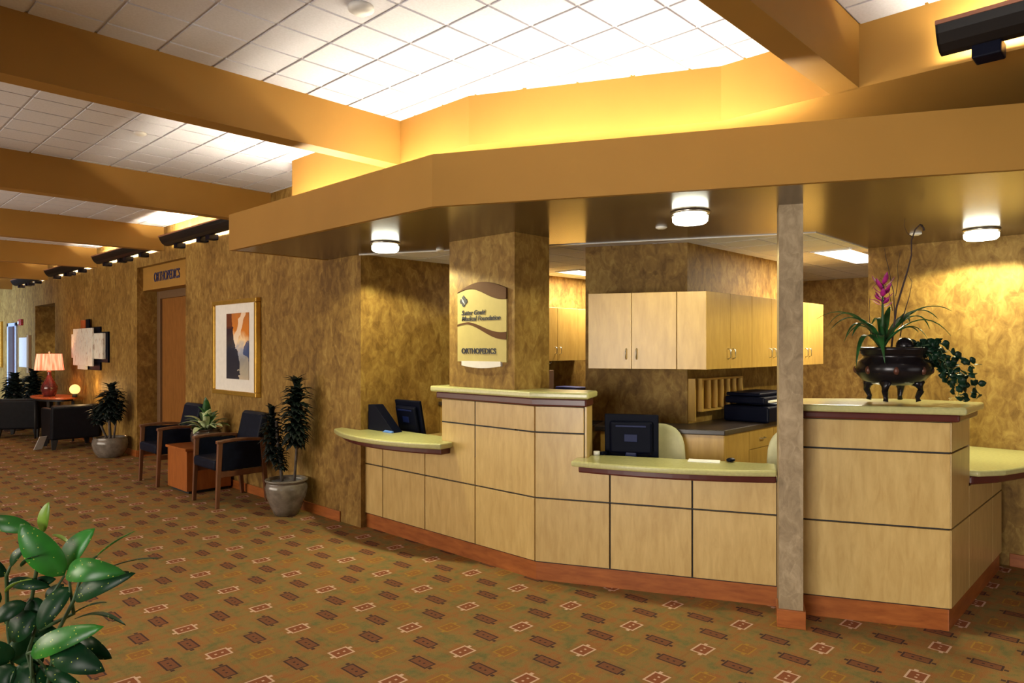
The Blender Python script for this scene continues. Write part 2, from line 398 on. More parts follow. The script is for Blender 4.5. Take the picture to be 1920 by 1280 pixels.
# ------------------------------------------------------------------ floor and ceilings
g = G(); g.box(-6, 9, -4, 20.5, -.05, 0); struct('floor', g, M['carpet'])

def tiles(x0, x1, y0, y1, ax, ay, pitch, z, gap=.015, drop=.008, skip=()):
    g = G(); g.box(x0, x1, y0, y1, z + drop, z + drop + .05)
    i0 = math.ceil((x0 - ax) / pitch); i1 = math.floor((x1 - ax) / pitch)
    j0 = math.ceil((y0 - ay) / pitch); j1 = math.floor((y1 - ay) / pitch)
    for i in range(i0 - 1, i1 + 1):
        for j in range(j0 - 1, j1 + 1):
            a, b = max(x0, ax + i * pitch + gap / 2), min(x1, ax + (i + 1) * pitch - gap / 2)
            c, d = max(y0, ay + j * pitch + gap / 2), min(y1, ay + (j + 1) * pitch - gap / 2)
            if b - a < .02 or d - c < .02: continue
            if any(a < s[1] and b > s[0] and c < s[3] and d > s[2] for s in skip): continue
            g.add([(a, c, z), (b, c, z), (b, d, z), (a, d, z), (a, c, z + drop), (b, c, z + drop), (b, d, z + drop), (a, d, z + drop)],
                  [(3, 2, 1, 0), (0, 1, 5, 4), (1, 2, 6, 5), (2, 3, 7, 6), (3, 0, 4, 7)])
    return g
struct('ceiling', tiles(-3.4, 3.45, -4, 20.4, 2.070, 2.130, .27, HC), M['tile'])
P2 = .305
TROF = [(5.52, 6.50, 1.79, 2.06), (5.24, 6.2, 4.15, 4.42)]
struct('ceiling_office', tiles(3.22, 8.0, 1.62, 4.73, 5.52, 1.79, P2, HS + .002, gap=.012, drop=.005), M['tile'])

# soffit over the desk: glossy painted underside, front fascia, ledge
FE = 4.6
def Fp(s, off=0):
    a = R(26.991); return (2.336 + math.sin(a) * s - math.cos(a) * off, 2.825 - math.cos(a) * s - math.sin(a) * off)
g = G()
sof = [(2.350, 5.235), (2.350, 2.832), Fp(FE, -.015), (XR + .3, Fp(FE)[1]), (XR + .3, 1.691), (4.573, 1.691), (3.158, 4.73), (XW, 5.235)]
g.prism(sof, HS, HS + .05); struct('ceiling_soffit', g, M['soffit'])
g = G()
for q in ([(2.336, 5.245), (2.336, 2.825), (2.366, 2.832), (2.366, 5.215)], [(2.336, 2.825), Fp(FE), Fp(FE, -.03), (2.366, 2.832)], [(2.336, 5.245), (2.366, 5.215), (XW, 5.215), (XW, 5.245)]): g.prism(q, HS - .002, HF)
struct('trim_fascia', g, M['paint'])
g = G(); g.prism([(4.573, 1.691), (3.158, 4.73), (3.19, 4.73), (4.60, 1.71), (XR, 1.71), (XR, 1.691)], HS - .006, HS + .03); struct('trim_soffit_edge', g, M['white'])
# upper bulkhead behind the cove
g = G()
b1, b2, b3 = (2.737, 5.02), (2.737, 2.98), (3.352, 1.72)
for q in ([b1, b2, (2.78, 2.995), (2.78, 5.02)], [b2, b3, (3.40, 1.73), (2.78, 2.995)], [b3, (3.352, -3.99), (3.40, -3.99), (3.40, 1.73)]): g.prism(q, HB, HC + .01)
g.prism([(2.737, 5.02), (XW, 5.02), (XW, 4.98), (2.78, 4.98)], HB, HC + .01)
struct('wall_bulkhead', g, M['paint'])
g = G(); g.prism([(2.75, 5.0), (2.75, 2.99), (3.365, 1.73), (3.365, -3.99), (6.2, -3.99), (6.2, 1.70), (4.573, 1.691), (3.18, 4.7), (XW, 5.02)], HB + .003, HB + .02); struct('ceiling_ledge', g, M['paint'])
g = G(); g.box(XR + .1, XR + .16, -3, 1.69, HS, HB); struct('wall_ledge_back', g, M['paint'])
# cross beams
for k, (y, x1) in enumerate(((1.05, 3.36), (3.63, 2.745), (6.226, XW), (8.934, XW), (11.593, XW), (14.396, XW), (17.2, XW))):
    g = G(); g.box(-3.4, x1, y, y + .125, HB, HC + .004)
    struct('trim_%d' % (k + 1), g, M['paint'])

# ------------------------------------------------------------------ corridor wall with its recesses
def wallx(g, y0, y1, z0, z1, x0=XW, x1=XW + .12): g.box(x0, x1, y0, y1, z0, z1)
g = G()
D1 = (8.266, 9.873, 2.478); D2 = (13.92, 15.29, 2.195); D3 = (16.72, 17.52, 1.925)
ys = [4.73, D1[0], D1[1], D2[0], D2[1], D3[0], D3[1], 20.4]
for i in range(0, 8, 2): wallx(g, ys[i], ys[i + 1], 0, HC)
for d in (D1, D2, D3): wallx(g, d[0], d[1], d[2], HC)
# recess side walls
g.box(XW + .12, 3.62, D1[1], D1[1] + .1, 0, HC); g.box(XW + .12, 3.62, D1[0] - .1, D1[0], 0, HC); g.box(XW + .12, 3.62, D1[0], D1[1], D1[2], D1[2] + .1)
g.box(XW + .12, 4.8, D2[1], D2[1] + .1, 0, HC); g.box(XW + .12, 4.8, D2[0] - .1, D2[0], 0, HC); g.box(XW + .12, 4.8, D2[0], D2[1], D2[2], D2[2] + .1); g.box(4.8, 4.9, D2[0] - .1, D2[1] + .1, 0, HC)
struct('wall_corridor', g, M['plaster'])
g = G(); g.box(-3.4, 3.4, 20.4, 20.5, 0, HC + .05); struct('wall_far', g, M['plaster'])
g = G(); g.box(-3.6, -3.4, -4, 20.5, 0, HC + .05); struct('wall_left', g, M['plaster'])
g = G(); g.box(-3.6, 9, -4.1, -4, 0, HC + .05); struct('wall_back', g, M['plaster'])
# baseboards on the corridor wall
for i in range(0, 8, 2):
    g = G(); a, b = ys[i], ys[i + 1]
    if i == 0: a = 5.02
    g.box(XW - .012, XW, a, b, 0, BASEH)
    if i < 6: g.box(XW - .012, XW + .05, b, b + .012, 0, BASEH) if False else None
    struct('baseboard_corridor_%d' % (i // 2 + 1), g, M['cherry'], bevel=.003)
g = G(); g.box(XW, 3.40, D1[1] - .012, D1[1], 0, BASEH); struct('baseboard_recess', g, M['cherry'])
lamp('hall_downlight', 'SPOT', (3.85, 14.6, 2.15), 22, (1.0, .82, .45), spot_size=R(130), spot_blend=.3, shadow_soft_size=.08)
# header and door of the first recess
g = G(); g.box(3.25, 3.45, D1[0], D1[1], 2.18, D1[2]); hd = struct('trim_header', g, M['paint'])
sgn = thing('door_sign', 'dark blue raised lettering on tan header above recessed door', 'sign', (3.246, 9.2, 2.27))
text('ORTHOPEDICS', .165, plain('navy_letters', (.02, .025, .10), .4), 'lettering', sgn, (3.249, 9.47, 2.275), (0, -1, 0), (0, 0, 1), .006, bold=.001, width=.84)
dr = bpy.data.objects.new('door_1', None); COL.objects.link(dr); dr.location = (3.42, 9.1, 0); dr['kind'] = 'structure'
g = G(); g.box(3.42, 3.48, 9.76, 9.873, 0, 2.18); g.box(3.42, 3.48, D1[0], 8.38, 0, 2.18); g.box(3.42, 3.48, 8.38, 9.76, 2.08, 2.18); ob('door_frame', g, M['door_frame'], dr, .004)
g = G(); g.box(3.45, 3.49, 8.38, 9.76, 0, 2.08); dl = ob('door_leaf', g, M['door_wood'], dr, .002)
g = G(); g.tube([(3.44, 8.50, 1.0), (3.40, 8.50, 1.0), (3.40, 8.62, 1.0)], .010); ob('door_handle', g, M['steel'], dl)
g = G(); g.box(3.50, 3.62, D1[0], D1[1], 0, HC); struct('wall_recess_back', g, M['plaster'])
# far door with pale blue frame
dr = bpy.data.objects.new('door_2', None); COL.objects.link(dr); dr.location = (XW, 17.1, 0); dr['kind'] = 'structure'
g = G(); g.box(XW - .03, XW + .1, D3[0], D3[0] + .10, 0, D3[2]); g.box(XW - .03, XW + .1, D3[1] - .10, D3[1], 0, D3[2]); g.box(XW - .03, XW + .1, D3[0], D3[1], D3[2] - .07, D3[2]); ob('door_frame', g, M['blue_frame'], dr, .004)
g = G(); g.box(XW + .05, XW + .09, D3[0] + .10, D3[1] - .10, 0, D3[2] - .07); ob('door_leaf', g, plain('dark_maroon_door', (.05, .018, .016), .4), dr)
# back office walls
g = G(); g.box(XW + .12, 8.05, 4.73, 4.85, 0, HC); struct('wall_office_back', g, M['plaster'])
g = G(); g.box(7.95, 8.05, -.2, 4.73, 0, HC); struct('wall_office_end', g, M['plaster'])
g = G(); g.box(XR, XR + .15, -3, 1.69, 0, HS + .01); struct('wall_right', g, M['plaster'])
g = G(); g.box(XR - .012, XR, -3, .82, 0, BASEH); struct('baseboard_right', g, M['cherry'], bevel=.003)
# angled block carrying the cabinets
BX, BY = 4.41, 2.52
def B(s, off=0): return (BX - DX * s + NX * off, BY - DY * s + NY * off)
g = G(); l = .735; g.prism([(BX, BY), B(l), (B(l)[0] + .14, B(l)[1] + .06), (BX + .1, BY + .12), (6.45, BY + .12), (6.45, BY)], 0, HS + .004); struct('wall_office_block', g, M['plaster'])
# square pier with the wall sign, and the slender column
PIX, PIY = 3.225, 3.078
g = G(); g.box(PIX, 3.564, PIY, 3.711, 1.082, HS + .004); g.box(3.34, 3.55, PIY + .01, 3.70, 0, 1.082); struct('wall_pier', g, M['plaster'])
col = thing('column', 'slender plastered square column with wooden foot between desk and tall stand', 'column', (*D(1.467, .2), 0))
g = G(); cp = [D(1.408, .275), D(1.525, .275), D(1.525, .002), D(1.408, .002)]; g.prism(cp, 0, HS); ob('shaft', g, M['plaster_daylit'], col)
g = G(); g.prism([D(1.398, .29), D(1.537, .29), D(1.537, .12), D(1.398, .12)], 0, .092); ob('foot_board', g, M['cherry'], col, .003)

# ------------------------------------------------------------------ reception desk
desk = thing('reception_desk', 'long angled maple panelled reception desk with dark reveals and cherry kick', 'desk', (CX, CYd, 0))
TOE, J1, J2, LOWT, HIT = .113, .511, .918, .700, 1.082
GP = .0048; TH = .02
def L3(off): return lambda u, z: (CX - off, u, z)
def D3f(off): return lambda u, z: (*D(u, off), z)
def panel(poly, fn, par=desk, mat='maple', name='panel'):
    """inset the polygon by the reveal and extrude"""
    n = len(poly); us = [p[0] for p in poly]; zs = [p[1] for p in poly]
    out = []
    A = sum(poly[i][0] * poly[(i + 1) % n][1] - poly[(i + 1) % n][0] * poly[i][1] for i in range(n)); sg = 1 if A > 0 else -1
    for i in range(n):
        p0, p1, p2 = poly[i - 1], poly[i], poly[(i + 1) % n]
        d1 = ((p1[0] - p0[0]), (p1[1] - p0[1])); d2 = ((p2[0] - p1[0]), (p2[1] - p1[1]))
        l1 = math.hypot(*d1); l2 = math.hypot(*d2)
        n1 = (-d1[1] / l1 * sg, d1[0] / l1 * sg); n2 = (-d2[1] / l2 * sg, d2[0] / l2 * sg)
        out.append((p1[0] + (n1[0] + n2[0]) * GP, p1[1] + (n1[1] + n2[1]) * GP))
    g = G(); g.slab(out, fn(-TH), fn(0)); o = ob(name, g, M[mat], par, .0012, 1); 
    me = o.data; bm = bmesh.new(); bm.from_mesh(me); bmesh.ops.recalc_face_normals(bm, faces=bm.faces); bm.to_mesh(me); bm.free()
    return o
def rect(a, b, z0, z1): return [(a, z0), (b, z0), (b, z1), (a, z1)]
a0, a1, a2, a3, hl, hr = 5.017, 4.496, 3.977, 3.442, 3.79, .315
for (a, b) in ((a0, a1), (a1, a2)): panel(rect(b, a, TOE, J1), L3); panel(rect(b, a, J1, LOWT), L3)
panel(rect(a3, a2, TOE, J1), L3)
panel([(a3, J1), (a2, J1), (a2, LOWT), (hl, LOWT), (hl, J2), (a3, J2)], L3); panel(rect(a3, hl, J2, HIT), L3)
for z0, z1 in ((TOE, J1), (J1, J2), (J2, HIT)): panel(rect(CYd, a3, z0, z1), L3)
panel(rect(0, .471, TOE, J1), D3f); panel([(0, J1), (.471, J1), (.471, LOWT), (hr, LOWT), (hr, J2), (0, J2)], D3f); panel(rect(0, hr, J2, HIT), D3f)
for a, b in ((.471, .951), (.951, 1.410), (1.410, 1.524)): panel(rect(a, b, TOE, J1), D3f); panel(rect(a, b, J1, LOWT), D3f)
g = G()
def poly_off(o0, o1, ya, sb): return [(CX - o0, ya), (CX - o0, CYd + o0 * .22), D(sb, o0), D(sb, o1), (CX - o1, CYd + o1 * .22), (CX - o1, ya)]
g.prism(poly_off(-TH, -.10, a0 - .002, 1.524), .02, LOWT - .001)
g.prism([(CX + TH, hl - .002), (CX + TH, CYd), D(hr - .002, -TH), D(hr - .002, -.17), (CX + .22, CYd - .03), (CX + .22, PIY - .003), (PIX - .002, PIY - .003), (PIX - .002, hl - .002)], LOWT, HIT - .001)
ob('core', g, M['black'], desk)
g = G(); g.slab(rect(-.012, -.165, LOWT + .02, HIT), lambda u, z: (*D(hr, u), z), lambda u, z: (*D(hr + .012, u), z)); ob('end_panel', g, M['maple'], desk)
g = G(); g.prism([(CX + .012, a0), (CX + .012, CYd), D(1.524, -.012), D(1.524, -.03), (CX + .03, CYd), (CX + .03, a0)], 0, TOE - .004); ob('kick_board', g, M['cherry'], desk)
# inner work surfaces
g = G(); g.prism([(CX + .10, 4.70), (CX + .10, 3.80), (3.62, 3.78), (4.05, 3.85), (4.05, 4.70)], .66, .69)
g.box(CX + .10, 3.9, 4.66, 4.70, 0, .66); ob('work_surface', g, M['maple'], desk)
g = G(); g.prism([D(.34, -.10), D(1.524, -.10), D(1.524, -.40), D(.34, -.40)], .66, .69); ob('work_surface', g, M['maple'], desk)

def counter(name, label, stone_poly, mold_poly, zs, group='pale green stone counters'):
    c = (sum(p[0] for p in stone_poly) / len(stone_poly), sum(p[1] for p in stone_poly) / len(stone_poly))
    t = thing(name, label, 'counter', (*c, zs[0]), 0, None)
    g = G(); g.prism(stone_poly, zs[1], zs[2]); ob('stone_top', g, M['stone'], t, .012, 4)
    g = G(); g.prism(mold_poly, zs[0] + .0005, zs[1]); ob('wood_molding', g, M['molding'], t, .010, 3)
    return t
def arc(p0, p1, sag, n=12):
    x0, y0 = p0; x1, y1 = p1; dx, dy = x1 - x0, y1 - y0; L = math.hypot(dx, dy); nx, ny = dy / L, -dx / L
    if nx * NX + ny * NY < 0: nx, ny = -nx, -ny
    return [(x0 + dx * k / n + nx * sag * 4 * (k / n) * (1 - k / n), y0 + dy * k / n + ny * sag * 4 * (k / n) * (1 - k / n)) for k in range(n + 1)]
# low counter, left
fr = arc((3.07, 4.955), (3.085, 3.640), .165)
counter('transaction_counter', 'low bowed green stone counter at the left end against the corridor wall', [(3.168, 4.722), (3.168, 4.99)] + fr + [(3.215, 3.66), (3.215, 3.792), (3.37, 3.792), (3.37, 4.722), (3.21, 4.722)],
        [(3.30, 4.70), (3.19, 4.70), (3.172, 4.72), (3.172, 4.93)] + arc((3.12, 4.91), (3.125, 3.68), .14) + [(3.216, 3.69), (3.216, 3.792), (3.30, 3.792)], (LOWT, .745, .785))
# low counter, right
c0, c1 = D(.265, .14), D(1.405, .105)
fr = arc(c0, c1, .075)
counter('transaction_counter', 'low bowed green stone counter between the raised section and the slender column', [D(hr + .014, -.02), D(hr + .014, .003), D(.265, .003)] + fr + [D(1.405, -.15), D(hr + .014, -.15)],
        [D(hr + .014, -.1), D(hr + .014, .002), D(.30, .002)] + arc(D(.30, .10), D(1.404, .07), .065) + [D(1.404, -.1)], (LOWT, .741, .775))
# raised counter on the desk
counter('raised_counter', 'high narrow green stone counter wrapping the desk corner in front of the pier',
        [(CX - .062, 3.845), (CX - .062, CYd - .014), D(.355, .062), D(.355, -.20), (CX + .262, CYd + .02), (CX + .262, PIY - .004), (PIX - .003, PIY - .004), (PIX - .003, 3.715), (CX + .16, 3.715), (CX + .16, 3.845)],
        [(CX - .034, 3.81), (CX - .034, CYd - .008), D(.335, .034), D(.335, -.17), (CX + .23, CYd), (CX + .23, PIY - .004), (PIX - .003, PIY - .004), (PIX - .003, 3.715), (CX + .13, 3.715), (CX + .13, 3.81)], (HIT, 1.132, 1.172))

# tall stand at the right (pedestal)
ped = thing('reception_stand', 'tall maple panelled stand right of the slender column', 'desk', (PX, PY, 0))
PT = 1.066; PJ1, PJ2 = .519, .907; PL = .705; XT, XL = 4.498, 5.46
def Qf(off): return lambda u, z: (*Q(u, off), z)
def Sf(off): return lambda u, z: (u, PY - off, z)
for z0, z1 in ((TOE, PJ1), (PJ1, PJ2), (PJ2, PT)): panel(rect(0, PL, z0, z1), Qf, ped); 
panel(rect(PX, XT, TOE, PJ1), Sf, ped); panel(rect(PX, XT, PJ1, PJ2), Sf, ped); panel(rect(PX, XT, PJ2, PT), Sf, ped)
for a, b in ((XT, 5.16), (5.16, XL)): panel(rect(a, b, TOE, PJ1), Sf, ped); panel(rect(a, b, PJ1, LOWT - .012), Sf, ped)
g = G(); g.prism([Q(.004, -TH), Q(PL - .004, -TH), Q(PL, -.37), (XT - .002, PY + TH + .02), (XT - .002, PY + TH)], .02, PT - .001)
g.box(XT - .01, XL - .002, PY + TH, PY + .10, .02, LOWT - .012); ob('core', g, M['black'], ped)
g = G(); g.prism([Q(.012, -.014), Q(PL, -.014), Q(PL, -.03), (PX + .02, PY + .03), (XL, PY + .03), (XL, PY + .012), (PX + .008, PY + .012)], 0, TOE - .004); ob('kick_board', g, M['cherry'], ped)
g = G(); g.box(XT + .0, XT + .012, PY + .0, PY + .30, LOWT, PT); ob('end_panel', g, M['maple'], ped)
cpy = PY - .045
counter('raised_counter', 'high green stone counter top of the tall stand carrying the footed bronze planter',
        [Q(PL, .055), Q(-.055, .055), (XT + .075, cpy - .012), (XT + .055, PY + .35), Q(PL, -.40)], [Q(PL, .03), Q(-.03, .03), (XT + .045, cpy + .012), (XT + .03, PY + .30), Q(PL, -.37)], (PT, 1.105, 1.143))
counter('transaction_counter', 'low green stone counter between the tall stand and the right wall',
        [(XT + .014, PY + .9), (XT + .014, PY - .045), (4.66, .70), (5.10, .56), (XR - .002, .50), (XR - .002, PY + .9)], [(XT + .014, PY + .4), (XT + .014, PY - .012), (4.68, .735), (5.10, .60), (XR - .002, .55), (XR - .002, PY + .4)], (LOWT - .012, .735, .77))

# ------------------------------------------------------------------ sign on the pier
SX = PIX - .012
sg = thing('wall_sign', 'cream and brown wavy clinic sign with black lettering on the square pier', 'sign', (PIX, 3.37, 1.33))
Y0, Y1 = 3.612, 3.140; ZB, ZT = 1.347, 1.812   # left edge, right edge, bottom, side top
def SY(t): return Y0 + (Y1 - Y0) * t
def wav(t, kind):
    if kind == 'top': return ZT + .004 + .062 * math.sin(math.pi * min(1, t * .98 + .02)) * (1 - .10 * t) + .012 * t
    if kind == 'w1': return ZT - .002 + .028 * math.sin(t * 2 * math.pi * .85 + .1) - .035 * t * t + .004
    if kind == 'w2': return 1.594 + .020 * math.sin(t * math.pi * 1.7 + .3) - .050 * max(0, t - .25) ** 1.0
    if kind == 'w3': return 1.582 + .020 * math.sin(t * math.pi * 1.7 + .3) - .098 * max(0, t - .22) ** 1.0
    if kind == 'bot': return ZB - .016 - .022 * math.sin(math.pi * t)
def band(fu, fl, x0, x1, n=24, t0=0, t1=1):
    g = G(); ts = [t0 + (t1 - t0) * i / n for i in range(n + 1)]
    poly = [(SY(t), fl(t)) for t in ts] + [(SY(t), fu(t)) for t in ts[::-1]]
    g.slab(poly, lambda u, z: (x1, u, z), lambda u, z: (x0, u, z)); return g
ob('plaque', band(lambda t: wav(t, 'w1') - .002, lambda t: ZB, SX, PIX), M['sign_cream'], sg)
ob('crest', band(lambda t: wav(t, 'top'), lambda t: wav(t, 'w1'), SX - .004, PIX), M['sign_brown'], sg)
ob('wave_stripe', band(lambda t: wav(t, 'w2'), lambda t: wav(t, 'w3'), SX - .003, SX + .002), M['sign_brown'], sg)
ob('lower_lip', band(lambda t: ZB + .004, lambda t: wav(t, 'bot') - .004, SX - .006, PIX, t0=.10, t1=.90), M['silver'], sg)
text('Sutter Gould', .044, M['sign_ink'], 'lettering', sg, (SX - .003, 3.568, 1.664), (0, -1, 0), (0, 0, 1), .001, shear=.25, bold=.0008, width=.235)
text('Medical Foundation', .044, M['sign_ink'], 'lettering', sg, (SX - .003, 3.568, 1.624), (0, -1, 0), (0, 0, 1), .001, shear=.25, bold=.0008, width=.375)
text('ORTHOPEDICS', .050, M['sign_ink'], 'lettering', sg, (SX - .003, 3.568, 1.402), (0, -1, 0), (0, 0, 1), .001, bold=.0015, width=.335)
g = G()
lc = (3.548, 1.758)
lp = [(math.cos(a) * r * .038, math.sin(a) * r * .040) for a, r in ((0, 1), (.5, .85), (.785, .62), (1.1, .8), (1.57, 1), (2.0, .8), (2.356, .62), (2.64, .85), (3.14, 1), (3.64, .85), (3.93, .62), (4.28, .8), (4.71, 1), (5.13, .8), (5.5, .62), (5.78, .85))]
g.slab([(lc[0] - x, lc[1] + z) for x, z in lp], lambda u, z: (SX, u, z), lambda u, z: (SX - .004, u, z)); lg = ob('emblem', g, M['sign_ink'], sg)
g = G()
for k in (-1, 0, 1):
    g.slab([(lc[0] + .016 + k * .006, lc[1] + .012 + k * .011), (lc[0] - .010 + k * .006, lc[1] - .012 + k * .011), (lc[0] - .012 + k * .006, lc[1] - .009 + k * .011), (lc[0] + .014 + k * .006, lc[1] + .015 + k * .011)], lambda u, z: (SX - .004, u, z), lambda u, z: (SX - .0055, u, z))
ob('stripes', g, M['silver'], lg)

# ------------------------------------------------------------------ drop glass ceiling lights in the soffit
def downlight(x, y, label, e):
    t = thing('ceiling_light', label, 'light', (x, y, HS), 0, 'drop glass lights in the soffit')
    g = G(); g.lathe([(.075, HS - .012), (.102, HS - .014), (.104, HS - .001), (.078, HS - .001)], 32, (x, y)); ob('trim_ring', g, M['steel'], t)
    g = G(); g.lathe([(.030, HS - .068), (.082, HS - .064), (.094, HS - .052), (.096, HS - .026), (.090, HS - .022), (.02, HS - .022)], 32, (x, y)); ob('glass_drum', g, M['glow'], t)
    l = lamp('downlight_bulb', 'SPOT', (x, y, HS - .075), e, (1.0, .95, .55), spot_size=R(158), spot_blend=.16, shadow_soft_size=.05); return t
downlight(2.93, 4.06, 'round drop glass light in soffit nearest the corridor wall', 120)
downlight(3.409, 1.931, 'round drop glass light in soffit directly over the low desk counter', 48)
downlight(5.188, .906, 'round drop glass light in soffit beside the yellow right wall', 115)
def small_disc(name, label, x, y, z, r, mat='white', h=.015):
    g = G(); g.lathe([(r, z), (r, z - h * .5), (r * .6, z - h), (.002, z - h)], 20, (x, y)); tag(ob(name, g, M[mat]), label, 'detector' if 'detector' in name else 'sprinkler')
small_disc('smoke_detector', 'round white detector on tiled ceiling near the top edge', 1.70, 2.53, HC, .055, h=.03)
small_disc('smoke_detector', 'small white detector on tiled ceiling beyond the first beam', 1.66, 5.10, HC, .04, h=.02)
small_disc('sprinkler_cap', 'small white sprinkler cap in soffit left of the middle light', 3.712, 2.299, HS, .035)
small_disc('sprinkler_cap', 'small white sprinkler cap in soffit behind the twig tip', 5.064, 1.242, HS, .035)
small_disc('sprinkler_cap', 'small white sprinkler cap in soffit left of the square pier', 3.411, 4.033, HS, .03)
# office troffers
for (x0, x1, y0, y1), lb in zip(TROF, ('square fluorescent panel light in office ceiling right of the slender column', 'fluorescent panel light in office ceiling behind the square pier')):
    t = thing('panel_light', lb, 'light', ((x0 + x1) / 2, (y0 + y1) / 2, HS), 0)
    g = G(); g.box(x0, x1, y0, y1, HS - .004, HS + .001); ob('lens', g, M['troffer'], t)
    g = G(); w = .02; g.box(x0 - w, x1 + w, y0 - w, y0, HS - .008, HS + .001); g.box(x0 - w, x1 + w, y1, y1 + w, HS - .008, HS + .001); g.box(x0 - w, x0, y0, y1, HS - .008, HS + .001); g.box(x1, x1 + w, y0, y1, HS - .008, HS + .001)
    ob('frame', g, M['white'], t)
    lamp('troffer_light', 'AREA', ((x0 + x1) / 2, (y0 + y1) / 2, HS - .012), 52, (1, .88, .62), shape='RECTANGLE', size=x1 - x0, size_y=y1 - y0)

# cove tubes on the ledge
def tube_light(p0, p1, r, label, z=HS + .175, strength='tube'):
    g = G(); g.tube([(*p0, z), (*p1, z)], r, 10)
    t = thing('cove_tube', label, 'light', ((p0[0] + p1[0]) / 2, (p0[1] + p1[1]) / 2, HS + .05), 0, 'fluorescent tubes in the cove')
    ob('tube', g, M[strength], t)
    for p in (p0, p1): ob('socket', G().box(p[0] - .02, p[0] + .02, p[1] - .02, p[1] + .02, HS + .051, z + .01), M['white'], t)
GRP = 'hidden fluorescent tube on the ledge behind the desk fascia'
tube_light((2.53, 5.0), (2.53, 3.95), .013, GRP); tube_light((2.53, 3.85), (2.53, 2.95), .013, GRP)
for s0, s1 in ((.1, .95), (1.0, 1.75)): tube_light(Fp(s0, -.22), Fp(s1, -.22), .013, GRP)

# linear uplights on brackets
def trough(y0, y1, xw, label, strength='tube', ztop=2.725, fs=(.14, .43, .55, .86)):
    t = thing('linear_uplight', label, 'light', (xw, (y0 + y1) / 2, 2.6), 0, 'linear uplights along the wall tops')
    pr = [(.045, -.088), (.075, -.098), (.110, -.094), (.142, -.072), (.166, -.035), (.178, 0)]
    g = G(); outer = [(xw - a, ztop + b) for a, b in pr]; inner = [(xw - a + .006, ztop + b + .010) for a, b in pr][::-1]
    poly = outer + inner
    g.slab(poly, lambda u, z: (u, y0, z), lambda u, z: (u, y1, z))
    endp = outer + [(xw - .045, ztop)]
    g.slab(endp, lambda u, z: (u, y0, z), lambda u, z: (u, y0 + .008, z)); g.slab(endp, lambda u, z: (u, y1 - .008, z), lambda u, z: (u, y1, z))
    ob('housing', g, M['trough'], t)
    g = G(); g.box(xw - .182, xw - .172, y0, y1, ztop - .004, ztop + .012); ob('lip', g, M['copper'], t)
    L = y1 - y0
    for f in fs:
        g = G(); yc = y0 + L * f; g.box(xw - .10, xw - .0005, yc - .05, yc + .05, ztop - .145, ztop - .085); ob('bracket', g, M['bplastic'], t, .006)
    g = G(); g.tube([(xw - .10, y0 + .05, ztop - .045), (xw - .10, y1 - .05, ztop - .045)], .013, 8); ob('tube', g, M[strength], t)
    return t
tr = [(6.55, 8.60, 'dark linear uplight on corridor wall, nearest the desk soffit'), (9.20, 11.20, 'dark linear uplight on corridor wall above the white collage'),
      (11.85, 13.85, 'dark linear uplight on corridor wall, third from the desk'), (14.6, 16.4, 'dark linear uplight on corridor wall, farthest from the desk')]
for a, b, lb in tr: trough(a, b, XW, lb, 'tube_wall')
trough(-1.4, .71, 3.352, 'dark linear uplight at the upper right on the tan bulkhead', ztop=2.735, fs=(.14, .50, .925))

# ------------------------------------------------------------------ office cabinets
HX, HY = 4.117, 2.214; CT, CB = 1.808, 1.300
def K(s, off=0): return (HX - DX * s + NX * off, HY - DY * s + NY * off)
def handle(par, f, u, z0, horizontal=False):
    g = G(); 
    if horizontal: pts = [(u - .035, z0, 0), (u - .03, z0, .018), (u + .03, z0, .018), (u + .035, z0, 0)]
    else: pts = [(u, z0, 0), (u, z0 + .008, .020), (u, z0 + .062, .020), (u, z0 + .07, 0)]
    g.tube([f(a, b, o) for a, b, o in pts], .004, 6); return ob('handle', g, M['steel'], par)
def cabinet(label, f, u0, u1, z0, z1, doors, depth, group, hsides, drawer=None, cat='cabinet', name='wall_cabinet'):
    """f(u,z,off)->world; doors = list of seams"""
    c = f((u0 + u1) / 2, z0, -depth / 2); t = thing(name, label, cat, c, 0, group)
    g = G(); e = .001
    g.slab(rect(u0 + e, u1 - e, z0, z1), lambda u, z: f(u, z, -depth + .01), lambda u, z: f(u, z, -.02)); b = ob('body', g, M['maple_cab'], t)
    fix(b)
    for (a, b_), hs in zip(doors, hsides):
        zt = z1
        if drawer:
            g = G(); g.slab(rect(a + .0015, b_ - .0015, drawer + .002, z1), lambda u, z: f(u, z, -.019), lambda u, z: f(u, z, 0)); d = fix(ob('drawer', g, M['maple_cab'], t, .001, 1)); handle(d, f, (a + b_) / 2, (drawer + z1) / 2, True); zt = drawer - .002
        g = G(); g.slab(rect(a + .0015, b_ - .0015, z0, zt), lambda u, z: f(u, z, -.019), lambda u, z: f(u, z, 0)); d = fix(ob('door', g, M['maple_cab'], t, .001, 1))
        if hs is not None: handle(d, f, a + .035 if hs < 0 else b_ - .035, z0 + .065 if z0 > 1 else zt - .14)
    return t
def fix(o):
    me = o.data; bm = bmesh.new(); bm.from_mesh(me); bmesh.ops.recalc_face_normals(bm, faces=bm.faces); bm.to_mesh(me); bm.free(); return o
fA = lambda u, z, o: (*K(u, o), z)
fB = lambda u, z, o: (HX + u, HY - o, z)
cabinet('double door maple wall cabinet, left of the cabinet corner', fA, .19, .78, CB, CT, ((.19, .485), (.485, .78)), .38, None, (1, -1))
cabinet('narrow blank maple wall cabinet at the angled left side of the cabinet corner', fA, 0, .188, CB, CT, ((0, .188),), .38, None, (None,))
gB = 'maple wall cabinets on the long office wall'
cabinet('maple wall cabinet right of the corner above the mail slots', fB, 0, .66, CB, CT, ((0, .33), (.33, .66)), .30, gB, (1, -1))
cabinet('maple wall cabinet directly left of the slender column above the printer', fB, .662, 1.32, CB, CT, ((.662, .99), (.99, 1.32)), .30, gB, (1, -1))
